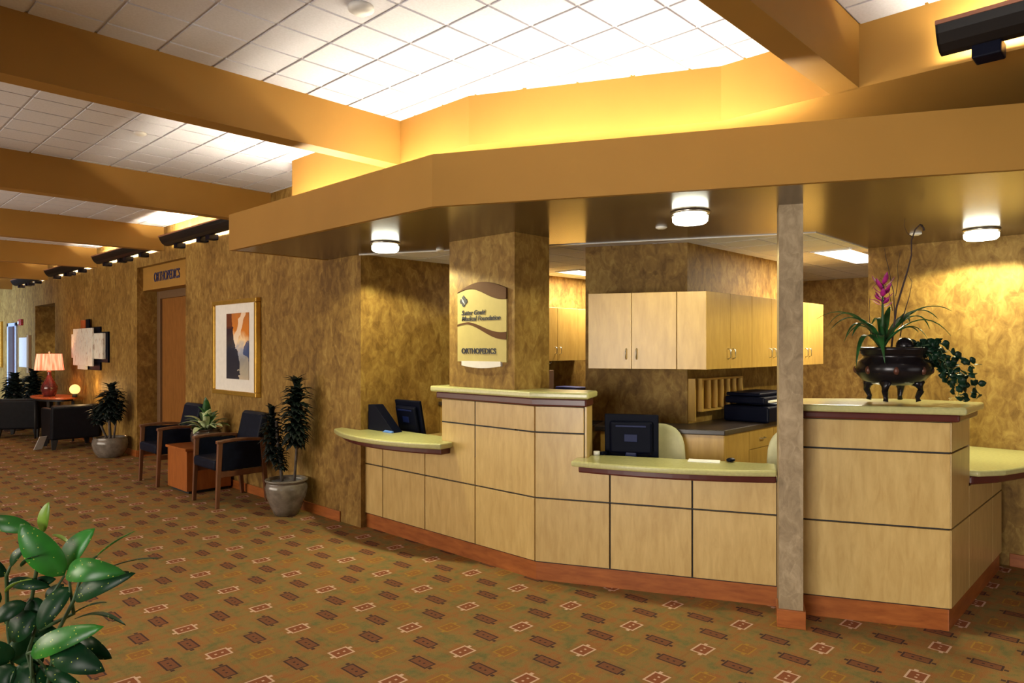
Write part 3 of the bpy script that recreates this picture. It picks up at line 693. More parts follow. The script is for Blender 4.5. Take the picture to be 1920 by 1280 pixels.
cabinet('maple wall cabinet at the right end, seen right of the slender column', fB, 1.322, 2.035, CB, CT, ((1.322, 1.68), (1.68, 2.035)), .30, gB, (1, -1))
fC = lambda u, z, o: (u, 4.40 - o, z)
cabinet('brightly lit maple wall cabinet behind the square pier', fC, 4.4, 5.9, 1.31, 1.828, ((4.4, 4.86), (4.86, 5.22), (5.22, 5.54), (5.54, 5.9)), .33, None, (1, 1, -1, 1))
# base cabinets under the dark worktop
WX, WY = 4.235, 2.15
def Kb(s, off=0): return (WX - DX * s + NX * off, WY - DY * s + NY * off)
fD = lambda u, z, o: (*Kb(u, o), z)
fE = lambda u, z, o: (WX + u, WY - o, z)
cabinet('low maple cabinet under dark worktop behind the monitor', fD, .002, .82, .09, .868, ((.002, .42), (.42, .82)), .17, None, (None, None), name='base_cabinet')
cabinet('plain low maple cabinet at the corner of the dark worktop', fE, 0, .36, .09, .868, ((0, .36),), .35, None, (None,), name='base_cabinet')
cabinet('low maple cabinet with drawer right of the worktop corner', fE, .362, .76, .09, .868, ((.362, .76),), .35, None, (1,), drawer=.735, name='base_cabinet')
cabinet('low maple cabinet with drawers behind the slender column', fE, .762, 1.9, .09, .868, ((.762, 1.33), (1.33, 1.9)), .35, None, (1, -1), drawer=.735, name='base_cabinet')
g = G(); g.prism([Kb(.86, .02), (Kb(0, .02)[0] + .004, Kb(0, .02)[1] - .003), (WX + 2.1, WY - .02), (WX + 2.1, BY - .001), (BX + .001, BY - .001), (B(.73, .001)[0], B(.73, .001)[1]), (Kb(.86, -.4))], .869, .904)
tag(ob('worktop', g, M['dark_counter'], None, .006), 'dark brown laminate worktop running round the angled office wall', 'worktop')
# back counter behind the pier
g = G(); g.box(4.0, 6.4, 4.1, 4.725, .0, .93); t = thing('base_cabinet', 'low cabinet with dark top along the back office wall behind the pier', 'cabinet', (5.2, 4.4, 0)); ob('body', g, M['maple_cab'], t)
g = G(); g.box(3.98, 6.42, 4.07, 4.728, .932, .962); ob('top', g, M['dark_counter'], t, .004)
for k, (x0, x1, h, mt, lb) in enumerate(((5.16, 5.31, .10, 'blue_book', 'dark blue binder lying on the back office cabinet'), (5.33, 5.56, .075, 'green_book', 'green binder lying on the back office cabinet beside the blue one'))):
    t = thing('binder', lb, 'binder', ((x0 + x1) / 2, 4.25, .962), 0, None)
    g = G(); g.box(x0, x1, 4.12, 4.38, .963, .963 + h); ob('cover', g, M[mt], t, .006)
    g = G(); g.box(x0 + .006, x1 - .006, 4.116, 4.3, .972, .955 + h); ob('pages', g, M['paper'] if k else M['blue_book'], t)
g = G(); g.box(4.9, 5.14, 4.38, 4.70, .963, 1.22); tag(ob('cardboard_box', g, plain('brown_box', (.14, .065, .03), .8), None, .004), 'brown box standing behind the blue binder on the back cabinet', 'box')
# mail slots
ms = thing('mail_sorter', 'maple mail sorter with six upright slots on the office wall', 'mail sorter', (4.68, BY, .99))
fM = lambda x0, x1, y0, y1, z0, z1, n='divider', bv=.001: ob(n, G().box(x0, x1, y0, y1, z0, z1), M['maple_cab'], ms, bv, 1)
m0, m1, mz0, mz1, my = 4.535, 5.13, .985, 1.222, 2.455
fM(m0 - .01, m1, my, BY, mz0, mz0 + .014, 'bottom_board'); fM(m0 - .01, m1, my, BY, mz1 - .014, mz1, 'top_board'); fM(m0 - .035, m0 - .01, my, BY, mz0, mz1, 'side_board'); fM(m1, m1 + .014, my, BY, mz0, mz1, 'side_board')
fM(m0, m1, BY - .012, BY, mz0 + .014, mz1 - .014, 'back_board'); fM(m0 - .115, m0 - .10, my + .01, BY, mz0 - .06, mz1, 'side_board'); fM(m0 - .10, m0 - .036, BY - .02, BY, mz0, mz1, 'back_board')
for k in range(1, 6): x = m0 + (m1 - m0) * k / 6; fM(x - .005, x + .005, my + .003, BY - .013, mz0 + .015, mz1 - .015)
# printer
pt = thing('printer', 'black office printer on the dark worktop beside the column', 'printer', (5.1, 2.30, .904))
ob('body', G().box(4.80, 5.35, 2.10, 2.445, .905, 1.02), M['bplastic'], pt, .015, 3)
ob('scanner', G().box(4.82, 5.33, 2.14, 2.445, 1.035, 1.085), M['bplastic'], pt, .012, 3)
ob('lid', G().box(4.84, 5.33, 2.18, 2.445, 1.087, 1.112), M['bplastic'], pt, .01, 3)
ob('output_tray', G().prism([(4.95, 2.12), (5.2, 2.12), (5.22, 2.3), (4.93, 2.3)], 1.021, 1.030), M['bplastic'], pt)
ob('control_strip', G().box(4.86, 5.2, 2.12, 2.135, 1.045, 1.062), M['silver'], pt, .003)
ob('paper', G().box(4.98, 5.1, 2.10, 2.2, 1.031, 1.034), M['paper'], pt)

# monitors (we see their backs)
def monitor(label, pos, rz, tilt, w, h, mat, z0):
    t = thing('monitor', label, 'monitor', (*pos, z0), rz)
    rot = (tilt, 0, 0)
    def P(n, g, m, bv=.006, sub=None): return ob(n, g, m, t if sub is None else sub, bv, 3, local=True, rot=rot if sub is None else None, loc=(0, 0, .0) if sub is None else None)
    s = P('screen_housing', G().box(-w / 2, w / 2, -.012, .012, .05, .05 + h), M[mat])
    P('rear_shell', G().box(-w * .40, w * .40, -.045, -.0125, .09, .05 + h * .86), M[mat], .02)
    P('screen', G().box(-w / 2 + .012, w / 2 - .012, .0125, .014, .062, .038 + h), M['black'], 0)
    ob('neck', G().box(-.035, .035, -.05, -.02, .012, .20), M['bplastic_blue'], t, .006, 2, local=True)
    g = G(); g.lathe([(.10, 0), (.10, .008), (.04, .014), (.002, .014)], 24); ob('foot', g, M['bplastic'], t, local=True)
    g = G(); g.box(-w * .28, w * .28, -.049, -.0455, .05 + h * .74, .05 + h * .78); g.box(-w * .12, w * .12, -.049, -.0455, .05 + h * .42, .05 + h * .58)
    P('vent', g, M['bplastic_blue'], .004)
    return t
mp = D(.56, -.26)
monitor('black monitor seen from behind between the raised section and the column', mp, R(-62), R(4), .335, .285, 'bplastic', .6905)
monitor('black monitor leaning above the left low counter, next to the raised section', (3.47, 4.42), R(-90), R(11), .315, .29, 'bplastic', .6905)
# file stand at the left
g = G()
def Fs(off): return lambda u, z: (3.225 + off, u, z)
g.slab([(4.36, .786), (4.70, .786), (4.70, .985), (4.615, .988), (4.38, .80)], Fs(0), Fs(.085))
fix(tag(ob('file_holder', g, M['bplastic'], None, .003), 'black slanted file holder on the left low counter against the wall', 'file holder'))
g = G(); g.add([(3.20, 4.36, .7865), (3.223, 4.36, .7865), (3.223, 4.47, .7865), (3.20, 4.47, .7865), (3.20, 4.36, .7885), (3.223, 4.36, .800), (3.223, 4.47, .800), (3.20, 4.47, .7885)], [(3, 2, 1, 0), (4, 5, 6, 7), (0, 1, 5, 4), (1, 2, 6, 5), (2, 3, 7, 6), (3, 0, 4, 7)])
tag(ob('paper_stack', g, M['blue_paper']), 'small blue and white paper slip at the foot of the file holder', 'paper')

# office chairs
def office_chair(label, pos, rz, grp='beige office chairs behind the desk'):
    t = thing('office_chair', label, 'chair', (*pos, 0), rz, grp)
    g = G(); n = 14; vs = []; ring = []
    prof = []
    for i in range(28):
        a = 2 * math.pi * i / 28; x = math.copysign(abs(math.cos(a)) ** .62, math.cos(a)) * .21 * (1 - .08 * math.sin(a)); z = .725 + math.copysign(abs(math.sin(a)) ** .62, math.sin(a)) * .215
        prof.append((x, z))
    def yb(x, z, o): return (x, .20 + o - .9 * x * x + .12 * (z - .725), z)
    for k, (o, sc) in enumerate(((-.03, .86), (-.022, .97), (.0, 1.0), (.03, .97), (.045, .86))):
        for x, z in prof: vs.append(yb(x * sc, .725 + (z - .725) * sc, o))
    N = 28; fs = [(k * N + i, k * N + (i + 1) % N, (k + 1) * N + (i + 1) % N, (k + 1) * N + i) for k in range(4) for i in range(N)]
    vs.append(yb(0, .725, -.032)); vs.append(yb(0, .725, .05))
    fs += [(5 * N, (i + 1) % N, i) for i in range(N)] + [(5 * N + 1, 4 * N + i, 4 * N + (i + 1) % N) for i in range(N)]
    g.add(vs, fs, 0, True); fix(ob('backrest', g, M['beige'], t, local=True))
    g = G(); g.box(-.22, .22, -.24, .19, .42, .50); ob('seat', g, M['beige'], t, .035, 4, local=True)
    ob('post', G().tube([(0, .235, .60), (0, .25, .42), (0, .02, .405)], .016), M['bplastic'], t, local=True)
    ob('gas_lift', G().lathe([(.025, .10), (.025, .42)], 12), M['bplastic'], t, local=True)
    for k in range(5):
        a = 2 * math.pi * k / 5; l = ob('leg', G().tube([(0, 0, .10), (.26 * math.cos(a), .26 * math.sin(a), .06)], [.022, .014], 6), M['bplastic'], t, local=True)
        ob('caster', G().ball((.26 * math.cos(a), .26 * math.sin(a), .0275), .027, seg=8, rings=6), M['bplastic'], l, local=True)
    return t
oc = office_chair('beige office chair with rounded back just right of the monitor', D(.66, -.34), R(-65))
dup(oc, (*D(1.575, -.36), 0), R(-65), 'beige office chair seen edge on against the slender column')

# small things on the right low counter
def on_counter(s, off): return (*D(s, off), .7755)
p = on_counter(1.04, -.13)
g = G(); g.prism([D(.92, -.145), D(1.10, -.145), D(1.10, -.05), D(.92, -.05)], .7755, .779); tag(ob('paper_sheet', g, M['paper']), 'flat white paper on the right low counter', 'paper')
p = on_counter(1.16, -.12); g = G(); g.ball((p[0], p[1], .788), (.035, .024, .012)); tag(ob('computer_mouse', g, M['bplastic']), 'small dark computer mouse beside the white paper', 'mouse')
p = on_counter(.365, -.12); t = thing('tape_dispenser', 'small white and black tape dispenser at the end of the raised section', 'tape dispenser', p)
ob('roll', G().lathe([(.020, .776), (.020, .800)], 16, (p[0], p[1])), M['white'], t); ob('base', G().box(p[0] + .018, p[0] + .06, p[1] - .035, p[1] - .005, .776, .796), M['bplastic'], t, .004)

# ------------------------------------------------------------------ framed print and other wall pieces
fp = thing('framed_print', 'gold framed abstract print with wide white mat above the side table', 'picture', (XW, 6.85, .94))
fy0, fy1, fz0, fz1 = 6.42, 7.42, .955, 1.925
g = G(); w = .045; xo = XW - .055
for a in ((fy0, fy1, fz0, fz0 + w), (fy0, fy1, fz1 - w, fz1), (fy0, fy0 + w, fz0 + w, fz1 - w), (fy1 - w, fy1, fz0 + w, fz1 - w)): g.box(xo, XW - .001, *a)
ob('frame', g, M['gold'], fp, .008, 3)
ob('mat_board', G().box(xo + .020, XW - .004, fy0 + w, fy1 - w, fz0 + w, fz1 - w), M['mat'], fp)
py0, py1, pz0, pz1 = 6.60, 7.10, 1.12, 1.785
g = G(); g.box(-.002, .002, -(py1 - py0) / 2, (py1 - py0) / 2, -(pz1 - pz0) / 2, (pz1 - pz0) / 2)
o = ob('print', g, M['painting'], fp, local=True); o.location = Vector((xo + .017, (py0 + py1) / 2, (pz0 + pz1) / 2)) - fp.location
# white collage
ar = thing('wall_collage', 'white layered relief with stepped edges above the glowing lamp corner', 'picture', (XW, 11.8, 1.1))
def bit(n, y0, y1, z0, z1, x0, x1, mt): return ob(n, G().box(XW - x1, XW - x0, y0, y1, z0, z1), M[mt], ar, .003)
bit('shadow_board', 10.98, 12.3, 1.22, 1.66, .002, .03, 'bplastic'); bit('shadow_board', 11.35, 12.3, 1.10, 1.74, .002, .025, 'bplastic')  # black boards offset to the right as the relief's shadow
bit('white_board', 11.05, 12.62, 1.27, 1.64, .035, .075, 'artboard'); bit('white_board', 11.45, 12.42, 1.16, 1.72, .076, .10, 'artboard'); bit('white_board', 11.9, 12.3, 1.10, 1.17, .036, .07, 'artboard')
bit('red_tab', 12.0, 12.22, 1.72, 1.85, .03, .05, 'orangetop'); bit('black_tab', 11.80, 11.95, 1.72, 1.86, .03, .05, 'bplastic')
# far pieces
t = thing('fire_alarm', 'small red fire alarm high on far corridor wall', 'alarm', (XW, 16.3, 1.88)); ob('body', G().box(XW - .05, XW, 16.22, 16.42, 1.86, 1.98), M['red'], t, .01); ob('strobe', G().box(XW - .065, XW - .05, 16.30, 16.40, 1.88, 1.94), M['white'], t, .004)
t = thing('notice_board', 'tall white notice board in tan frame beside far blue door', 'board', (XW, 15.9, 1.0)); ob('board', G().box(XW - .03, XW, 15.72, 16.45, 1.05, 1.62), M['white'], t, .004); ob('frame', G().box(XW - .05, XW, 15.58, 15.72, .95, 1.66), plain('tan_frame', (.36, .24, .13), .5), t, .004)
t = thing('framed_print', 'gold framed picture at the far left edge of the corridor wall', 'picture', (XW, 18.6, 1.1)); ob('frame', G().box(XW - .05, XW, 18.05, 19.0, 1.0, 1.98), M['gold'], t, .01); ob('print', G().box(XW - .055, XW - .05, 18.18, 18.88, 1.12, 1.86), plain('olive_print', (.16, .12, .03), .4), t)

# ------------------------------------------------------------------ guest chairs
def guest_chair(pos, rz, label):
    t = thing('guest_chair', label, 'chair', (*pos, 0), rz, 'navy guest chairs along the corridor wall')
    w = .255; fy = 0; by = .44   # front at -y direction (local): front legs y=-.22, rear y=.22
    def O(n, g, m, bv=0, seg=2, par=t): return ob(n, g, m, par, bv, seg, local=True)
    for sx in (-1, 1):
        g = G(); x = sx * w
        g.add([(x - .016, -.245, 0), (x + .016, -.245, 0), (x + .016, -.212, 0), (x - .016, -.212, 0), (x - .019, -.225, .60), (x + .019, -.225, .60), (x + .019, -.182, .60), (x - .019, -.182, .60)], [(3, 2, 1, 0), (4, 5, 6, 7), (0, 1, 5, 4), (1, 2, 6, 5), (2, 3, 7, 6), (3, 0, 4, 7)]); O('leg', g, M['walnut'], .005)
        g = G(); g.add([(x - .016, .225, 0), (x + .016, .225, 0), (x + .016, .258, 0), (x - .016, .258, 0), (x - .019, .165, .58), (x + .019, .165, .58), (x + .019, .215, .58), (x - .019, .215, .58)], [(3, 2, 1, 0), (4, 5, 6, 7), (0, 1, 5, 4), (1, 2, 6, 5), (2, 3, 7, 6), (3, 0, 4, 7)]); O('leg', g, M['walnut'], .005)
        # arm, gently bowed
        g = G(); n = 8; prof = []
        for i in range(n + 1): k = i / n; prof.append((-.235 + .46 * k, .605 + .018 * math.sin(math.pi * k) - .012 * k))
        poly = prof + [(y, z - .028) for y, z in prof[::-1]]
        g.slab(poly, lambda u, z: (x - .024, u, z), lambda u, z: (x + .024, u, z)); fix(O('armrest', g, M['walnut'], .006))
        g = G(); poly = [(-.19, .33), (.18, .33), (.17, .575), (-.185, .585)]; g.slab(poly, lambda u, z: (x - .011, u, z), lambda u, z: (x + .011, u, z)); fix(O('side_panel', g, M['leather'], .006))
        O('side_rail', G().box(x - .012, x + .012, -.20, .21, .275, .325), M['walnut'], .003)
    O('seat', G().box(-w + .02, w - .02, -.245, .20, .335, .43), M['leather'], .025, 4)
    g = G(); poly = [(.13, .42), (.185, .42), (.29, .805), (.245, .83), (.215, .80)]; g.slab(poly, lambda u, z: (-w + .04, u, z), lambda u, z: (w - .04, u, z)); fix(O('backrest', g, M['leather'], .02, 4))
    return t
gc = guest_chair((2.885, 6.46), R(-90), 'navy guest chair beside the tall dark planter')
dup(gc, (2.87, 7.86, 0), R(-90), 'navy guest chair left of the cube table, in front of the door recess')
# cube side table
st = thing('side_table', 'orange brown wooden cube side table between two navy chairs', 'table', (2.92, 7.24, 0))
ob('body', G().box(2.70, 3.14, 7.0, 7.49, .03, .425), M['cherry_tab'], st, .002); ob('top', G().box(2.68, 3.15, 6.98, 7.50, .425, .45), M['cherry_tab'], st, .003)
ob('plinth', G().box(2.73, 3.12, 7.03, 7.46, 0, .03), M['black'], st)

# ------------------------------------------------------------------ plants
def pot(name, label, cat, x, y, prof, mat, z0=0, soil='soil', sr=.9, grp=None):
    t = thing(name, label, cat, (x, y, z0), 0, grp)
    g = G(); g.lathe([(r, z0 + z) for r, z in prof], 36, (x, y), cap=False)
    g.lathe([(prof[0][0], z0 + prof[0][1]), (.002, z0 + prof[0][1])], 36, (x, y), cap=False)
    ob('pot', g, M[mat], t)
    r, z = prof[-1]; g = G(); g.lathe([(r * 1.0, z0 + z), (.002, z0 + z + .006)], 30, (x, y), cap=False); ob('soil', g, M[soil], t)
    return t
def dracaena_head(g, base, top, rmax, n, rnd, mi=0, L=.13, w=.028):
    b, t = Vector(base), Vector(top)
    for i in range(n):
        k = (i + .5) / n; p = b.lerp(t, k); a = i * 2.399; el = R(-34 + 48 * k + (32 if k > .93 else 0) + rnd.uniform(-14, 14))
        prof = rmax * (.86 + .14 * math.sin(math.pi * k)) * rnd.uniform(.82, 1.12)
        d = Vector((math.cos(a) * math.cos(el), math.sin(a) * math.cos(el), math.sin(el) + .25)); q = p + d * prof
        if q.x > 3.168: q.x = 3.168 - rnd.uniform(0, .01)
        g.leaf(p, q, w, mi, arch=.26, n=5)
rnd = random.Random(3)
pl = pot('potted_dracaena', 'tall dark compact dracaena in grey glazed pot beside the navy chair', 'plant', 2.985, 5.57,
         [(.085, 0), (.10, .004), (.125, .06), (.165, .16), (.178, .235), (.168, .275), (.160, .283), (.172, .290), (.180, .300), (.178, .310), (.160, .312), (.155, .285)], 'glaze', soil='pebble')
g = G(); 
dracaena_head(g, (3.00, 5.45, .60), (3.01, 5.44, 1.08), .150, 210, rnd, L=.13, w=.052)
dracaena_head(g, (2.95, 5.72, .44), (2.94, 5.75, .84), .125, 130, rnd, w=.046)
dracaena_head(g, (2.95, 5.60, .38), (2.94, 5.60, .52), .085, 60, rnd, w=.030)
ob('foliage', g, M['leaf_dark'], pl, solid=.001)
g = G(); g.tube([(3.02, 5.50, .29), (3.03, 5.48, .55), (3.03, 5.47, 1.05)], .012); g.tube([(2.97, 5.62, .29), (2.97, 5.67, .45), (2.96, 5.70, .8)], .014); g.tube([(2.95, 5.58, .29), (2.94, 5.60, .5)], .012); ob('stem', g, M['trunk'], pl)

p2 = pot('potted_dracaena', 'dark bushy plant in squat grey pot by the recess corner', 'plant', 2.94, 10.15,
         [(.12, 0), (.15, .01), (.20, .10), (.215, .18), (.205, .235), (.19, .25), (.20, .26), (.185, .262), (.18, .24)], 'glaze', soil='pebble')
g = G(); dracaena_head(g, (2.93, 10.13, .50), (2.95, 10.13, .80), .21, 150, rnd, w=.075); dracaena_head(g, (2.85, 10.28, .42), (2.81, 10.31, .58), .13, 60, rnd, w=.06); dracaena_head(g, (2.98, 10.03, .5), (3.02, 9.99, .68), .09, 40, rnd, w=.05); ob('foliage', g, M['leaf_dark'], p2, solid=.001)
g = G(); g.tube([(2.94, 10.15, .24), (2.92, 10.13, .5), (2.95, 10.13, .75)], .018); g.tube([(2.91, 10.19, .24), (2.85, 10.28, .45), (2.82, 10.30, .6)], .014); g.tube([(2.97, 10.11, .24), (2.98, 10.03, .55), (3.02, 9.99, .66)], .012); ob('stem', g, M['trunk'], p2)

p3 = pot('potted_dumbcane', 'leafy green and cream plant in brown bowl on the cube table', 'plant', 2.96, 7.17,
         [(.10, 0), (.12, .004), (.145, .05), (.150, .10), (.140, .135), (.128, .145), (.145, .155), (.15, .165), (.13, .165), (.125, .15)], 'glaze_dark', z0=.45)
g = G(); c0v = Vector((2.96, 7.17, .60))
for i in range(40):
    a = i * 2.399 + rnd.uniform(-.2, .2); el = R(rnd.uniform(5, 72) if i % 3 else rnd.uniform(-5, 25)); L = rnd.uniform(.14, .24)
    d = Vector((math.cos(a) * math.cos(el), math.sin(a) * math.cos(el), math.sin(el))); b = c0v + d * .04
    tp = b + d * L
    if tp.x > 3.15: tp.x = 3.15
    g.leaf(b, tp, rnd.uniform(.06, .09), i % 2 if i % 5 else 1, arch=.20)
g.leaf(c0v, c0v + Vector((-.02, -.03, .34)), .09, 0, arch=.1)
ob('foliage', g, [M['leaf_green'], M['leaf_white']], p3, solid=.001)
g = G(); 
for a in (0, 2, 4): g.tube([(2.96, 7.17, .60), (2.96 + .03 * math.cos(a), 7.17 + .03 * math.sin(a), .72)], .007)
ob('stem', g, M['stem'], p3)

# dark shrub behind the lamp table
p4 = pot('potted_shrub', 'dark dense shrub in planter behind the red lamp', 'plant', 2.72, 14.55, [(.14, 0), (.17, .02), (.2, .28), (.19, .30), (.18, .28)], 'glaze_dark')
g = G(); dracaena_head(g, (2.76, 14.75, .40), (2.76, 14.75, .82), .21, 200, rnd, w=.11); dracaena_head(g, (2.95, 14.35, .45), (2.95, 14.35, .90), .19, 170, rnd, w=.10); ob('foliage', g, M['leaf_dark'], p4, solid=.001)
g = G(); g.tube([(2.72, 14.6, .28), (2.76, 14.75, .8)], .02); g.tube([(2.76, 14.5, .28), (2.95, 14.35, .85)], .02); ob('stem', g, M['trunk'], p4)

# footed bronze planter on the tall stand
vx, vy = 4.16, 1.13; zc = 1.1435
vs = thing('footed_planter', 'dark bronze cauldron planter on curved feet holding bromeliad, twigs and ivy', 'plant', (vx, vy, zc))
g = G(); g.lathe([(r, zc + z) for r, z in ((.05, .096), (.10, .101), (.150, .122), (.180, .158), (.189, .190), (.176, .225), (.150, .245), (.150, .262), (.160, .268), (.160, .280), (.168, .286), (.170, .300), (.155, .303), (.150, .285))], 40, (vx, vy), cap=False)
g.lathe([(.05, zc + .096), (.002, zc + .096)], 40, (vx, vy), cap=False); body = ob('bowl', g, M['bronze'], vs)
for k in range(8):
    a = 2 * math.pi * k / 8 + .35; r = .180; g = G(); cx_, cy_, cz_ = vx + r * math.cos(a), vy + r * math.sin(a), zc + .172
    g.ball((cx_, cy_, cz_ + .008), (.015, .015, .022), seg=12, rings=8); ob('medallion', g, M['medal'], body)
for k in range(4):
    a = R(225 - 46) + k * math.pi / 2; g = G()
    P = lambda r, z: (vx + r * math.cos(a), vy + r * math.sin(a), zc + z)
    g.tube([P(.10, .125), P(.132, .105), P(.134, .070), P(.118, .034), P(.124, .014)], [.030, .028, .017, .012, .0138], 8); ob('foot', g, M['bronze'], vs)
g = G(); g.lathe([(.153, zc + .288), (.002, zc + .292)], 30, (vx, vy), cap=False); ob('soil', g, M['soil'], vs)
rv = Vector((math.cos(YAW), -math.sin(YAW), 0)); fv = Vector((math.sin(YAW), math.cos(YAW), 0))
def V(r, f, z): return Vector((vx, vy, zc)) + rv * r + fv * f + Vector((0, 0, z))
g = G(); bc = (-.06, 0, .30)
def strap(pts, w, mi=0, G_=None):
    G_ = G_ or g; ps = [V(*p) for p in pts]; n = 10; out = []
    for i in range(n + 1):     # quadratic through 3 points
        t = i / n; out.append((1 - t) ** 2 * ps[0] + 2 * t * (1 - t) * ps[1] + t * t * ps[2])
    vs_ = []
    for i, p in enumerate(out):
        tn = (out[min(i + 1, n)] - out[max(i - 1, 0)]).normalized(); s = tn.cross(Vector((0, 0, 1))); s = s.normalized() if s.length > .05 else rv
        ww = w / 2 * (1 - (i / n) ** 2.2) * (.6 + .4 * min(1, i / 3)) + .001; up = s.cross(tn)
        for j in (-1, 0, 1): vs_.append(p + s * ww * j + up * abs(j) * ww * .3)
    G_.add(vs_, [(i * 3 + j, i * 3 + j + 1, i * 3 + j + 4, i * 3 + j + 3) for i in range(n) for j in range(2)], mi, True)
for r, f, z, mr, mz in ((-.36, -.05, .40, -.20, .56), (-.37, .1, .46, -.2, .58), (-.27, -.02, .34, -.2, .54), (.33, .02, .50, .14, .60), (.24, -.12, .36, .12, .56), (.05, .12, .53, 0, .5), (-.33, .05, .42, -.22, .60), (-.30, -.16, .36, -.2, .52), (-.25, -.10, .20, -.20, .47), (-.14, -.18, .22, -.13, .46), (.10, .05, .50, .02, .42), (.20, .0, .40, .13, .58), (.28, .06, .46, .12, .60),
                        (.05, -.15, .38, .03, .46), (.13, -.1, .34, .08, .50), (-.16, .14, .46, -.13, .48), (-.02, .2, .42, 0, .55), (.16, .12, .44, .1, .55), (-.22, .1, .33, -.15, .52)):
    strap([(bc[0] + random.uniform(-.01, .01), 0, .30), (mr, f * .5, mz), (r, f, z)], .042)
for r, f, z in ((-.08, -.03, .42), (-.04, .02, .44), (-.06, 0, .46), (-.10, .02, .40)): strap([(bc[0], 0, .29), (bc[0], 0, .38), (r, f, z)], .04)
ob('foliage', g, M['leaf_green'], vs, solid=.001)
g = G()
for k in range(16):
    a = k * 2.4; e = .25 + .05 * (k / 16); p = V(-.055 + .004 * math.cos(a), .004 * math.sin(a), .52 + .008 * k); d = rv * math.cos(a) * .05 + fv * math.sin(a) * .05 + Vector((0, 0, .03 + .002 * k))
    g.leaf(p, p + d * (.95 if k < 12 else 1.1), .026, 0, arch=-.1, n=4)
g.leaf(V(-.07, 0, .54), V(-.13, 0, .56), .014, 0); ob('flower', g, M['pink'], vs, solid=.001)
g = G(); g.tube([V(-.058, 0, .30), V(-.055, 0, .64)], [.008, .005]); ob('flower_stem', g, M['stem'], vs)
g = G()
def tw(pts, r0, r1): 
    ps = [V(*p) for p in pts]; n = len(ps); g.tube(ps, [r0 + (r1 - r0) * i / (n - 1) for i in range(n)], 6)
tw([(.0, .02, .28), (.02, .02, .45), (.03, .02, .52), (.06, .02, .62), (.085, .01, .72), (.10, 0, .80), (.10, 0, .88), (.115, -.01, .94), (.135, -.02, .965), (.15, -.02, .96)], .0055, .003)
tw([(.135, -.02, .965), (.148, -.03, .945), (.150, -.03, .93)], .004, .006)
tw([(.10, 0, .90), (.075, 0, .925), (.06, 0, .96), (.065, 0, 1.0)], .0015, .001)
tw([(.02, .02, .45), (.015, .02, .60), (.0, .02, .66), (-.01, .02, .72), (-.03, .02, .80), (-.035, .02, .84)], .0028, .001)
tw([(.05, .02, .36), (.07, .02, .48), (.10, .02, .58), (.115, .02, .66), (.09, .02, .70)], .0028, .001)
tw([(.01, .02, .50), (-.01, .03, .62), (-.05, .03, .68), (-.10, .03, .62)], .002, .001)
tw([(-.12, 0, .35), (-.13, 0, .50), (-.125, 0, .58)], .0022, .001); tw([(.02, .01, .58), (.04, .02, .68), (.035, .02, .74), (.05, .02, .82)], .002, .001)
ob('twigs', g, M['twig'], vs)
g = G(); gi = random.Random(11)
trails = []
for k in range(9):
    r1 = .16 + .026 * k; z1 = .34 - .028 * k * gi.uniform(.7, 1.4); f1 = gi.uniform(-.13, .05)
    pts = [V(.09, f1 * .5, .31), V(.16, f1, .34 - .01 * k), V(r1 + .02, f1, .24 - .012 * k), V(r1 + .045 * gi.uniform(.5, 1.5), f1, max(.03, z1 - .13))]
    trails.append(pts)
trails.append([V(.10, -.10, .31), V(.17, -.12, .33), V(.22, -.12, .20), V(.265, -.12, .035)])
trails.append([V(.10, -.10, .31), V(.2, -.1, .32), V(.3, -.1, .24), V(.37, -.1, .20)])
gs = G()
for pts in trails:
    gs.tube(pts, .0018, 5)
    for i in range(24):
        t = i / 23 * 3; j = min(2, int(t)); p = pts[j].lerp(pts[j + 1], t - j) + Vector((gi.uniform(-.014, .014), gi.uniform(-.014, .014), gi.uniform(-.014, .014)))
        a = gi.uniform(0, 6.28); d = rv * math.cos(a) + fv * -.5 * abs(math.sin(a)) + Vector((0, 0, gi.uniform(-.9, .5))); d.normalize()
        sd = -fv if gi.random() < .7 else Vector((0, 0, 1))
        g.leaf(p, p + d * gi.uniform(.028, .046), gi.uniform(.028, .042), 0, arch=.05, n=4, side=sd)
ob('ivy_leaves', g, M['leaf_spk_dark'], vs, solid=.0008); ob('ivy_stem', gs, M['stem'], vs)
g = G(); g.ball((V(.03, -.06, .31)), .045, seg=12); ob('dark_ornament', g, M['bronze'], vs)
g = G()
for k in range(10):
    a = k * 2.4; p = V(.262 + .012 * math.cos(a), -.13 + .01 * math.sin(a), .022 + .012 * (k % 3)); d = rv * math.cos(a) * .03 - fv * .012 * math.sin(a) + Vector((0, 0, .012 * math.sin(a * 1.3)))
    g.leaf(p, p + d, .018, 0, arch=.1, n=4)
ob('yellow_flower', g, M['yellow'], vs, solid=.001)

# small plant on the back cabinet, showing past the pier
p5 = pot('potted_orchid', 'small plant whose dark leaf shows past the pier edge', 'plant', 4.78, 4.0 + .25, [(.05, 0), (.055, .004), (.075, .12), (.07, .125), (.065, .11)], 'glaze_dark', z0=.9625)
g = G(); c_ = Vector((4.78, 4.25, 1.08))
for k in range(9):
    a = k * 2.4; d = Vector((math.cos(a) * .13, math.sin(a) * .10, .12 + .02 * k)); g.leaf(c_, c_ + d * 1.0, .05, 0, arch=.2)
ob('foliage', g, M['leaf_dark'], p5, solid=.001); ob('stem', G().tube([c_ - Vector((0, 0, .02)), c_ + Vector((.02, 0, .25))], .004), M['stem'], p5)

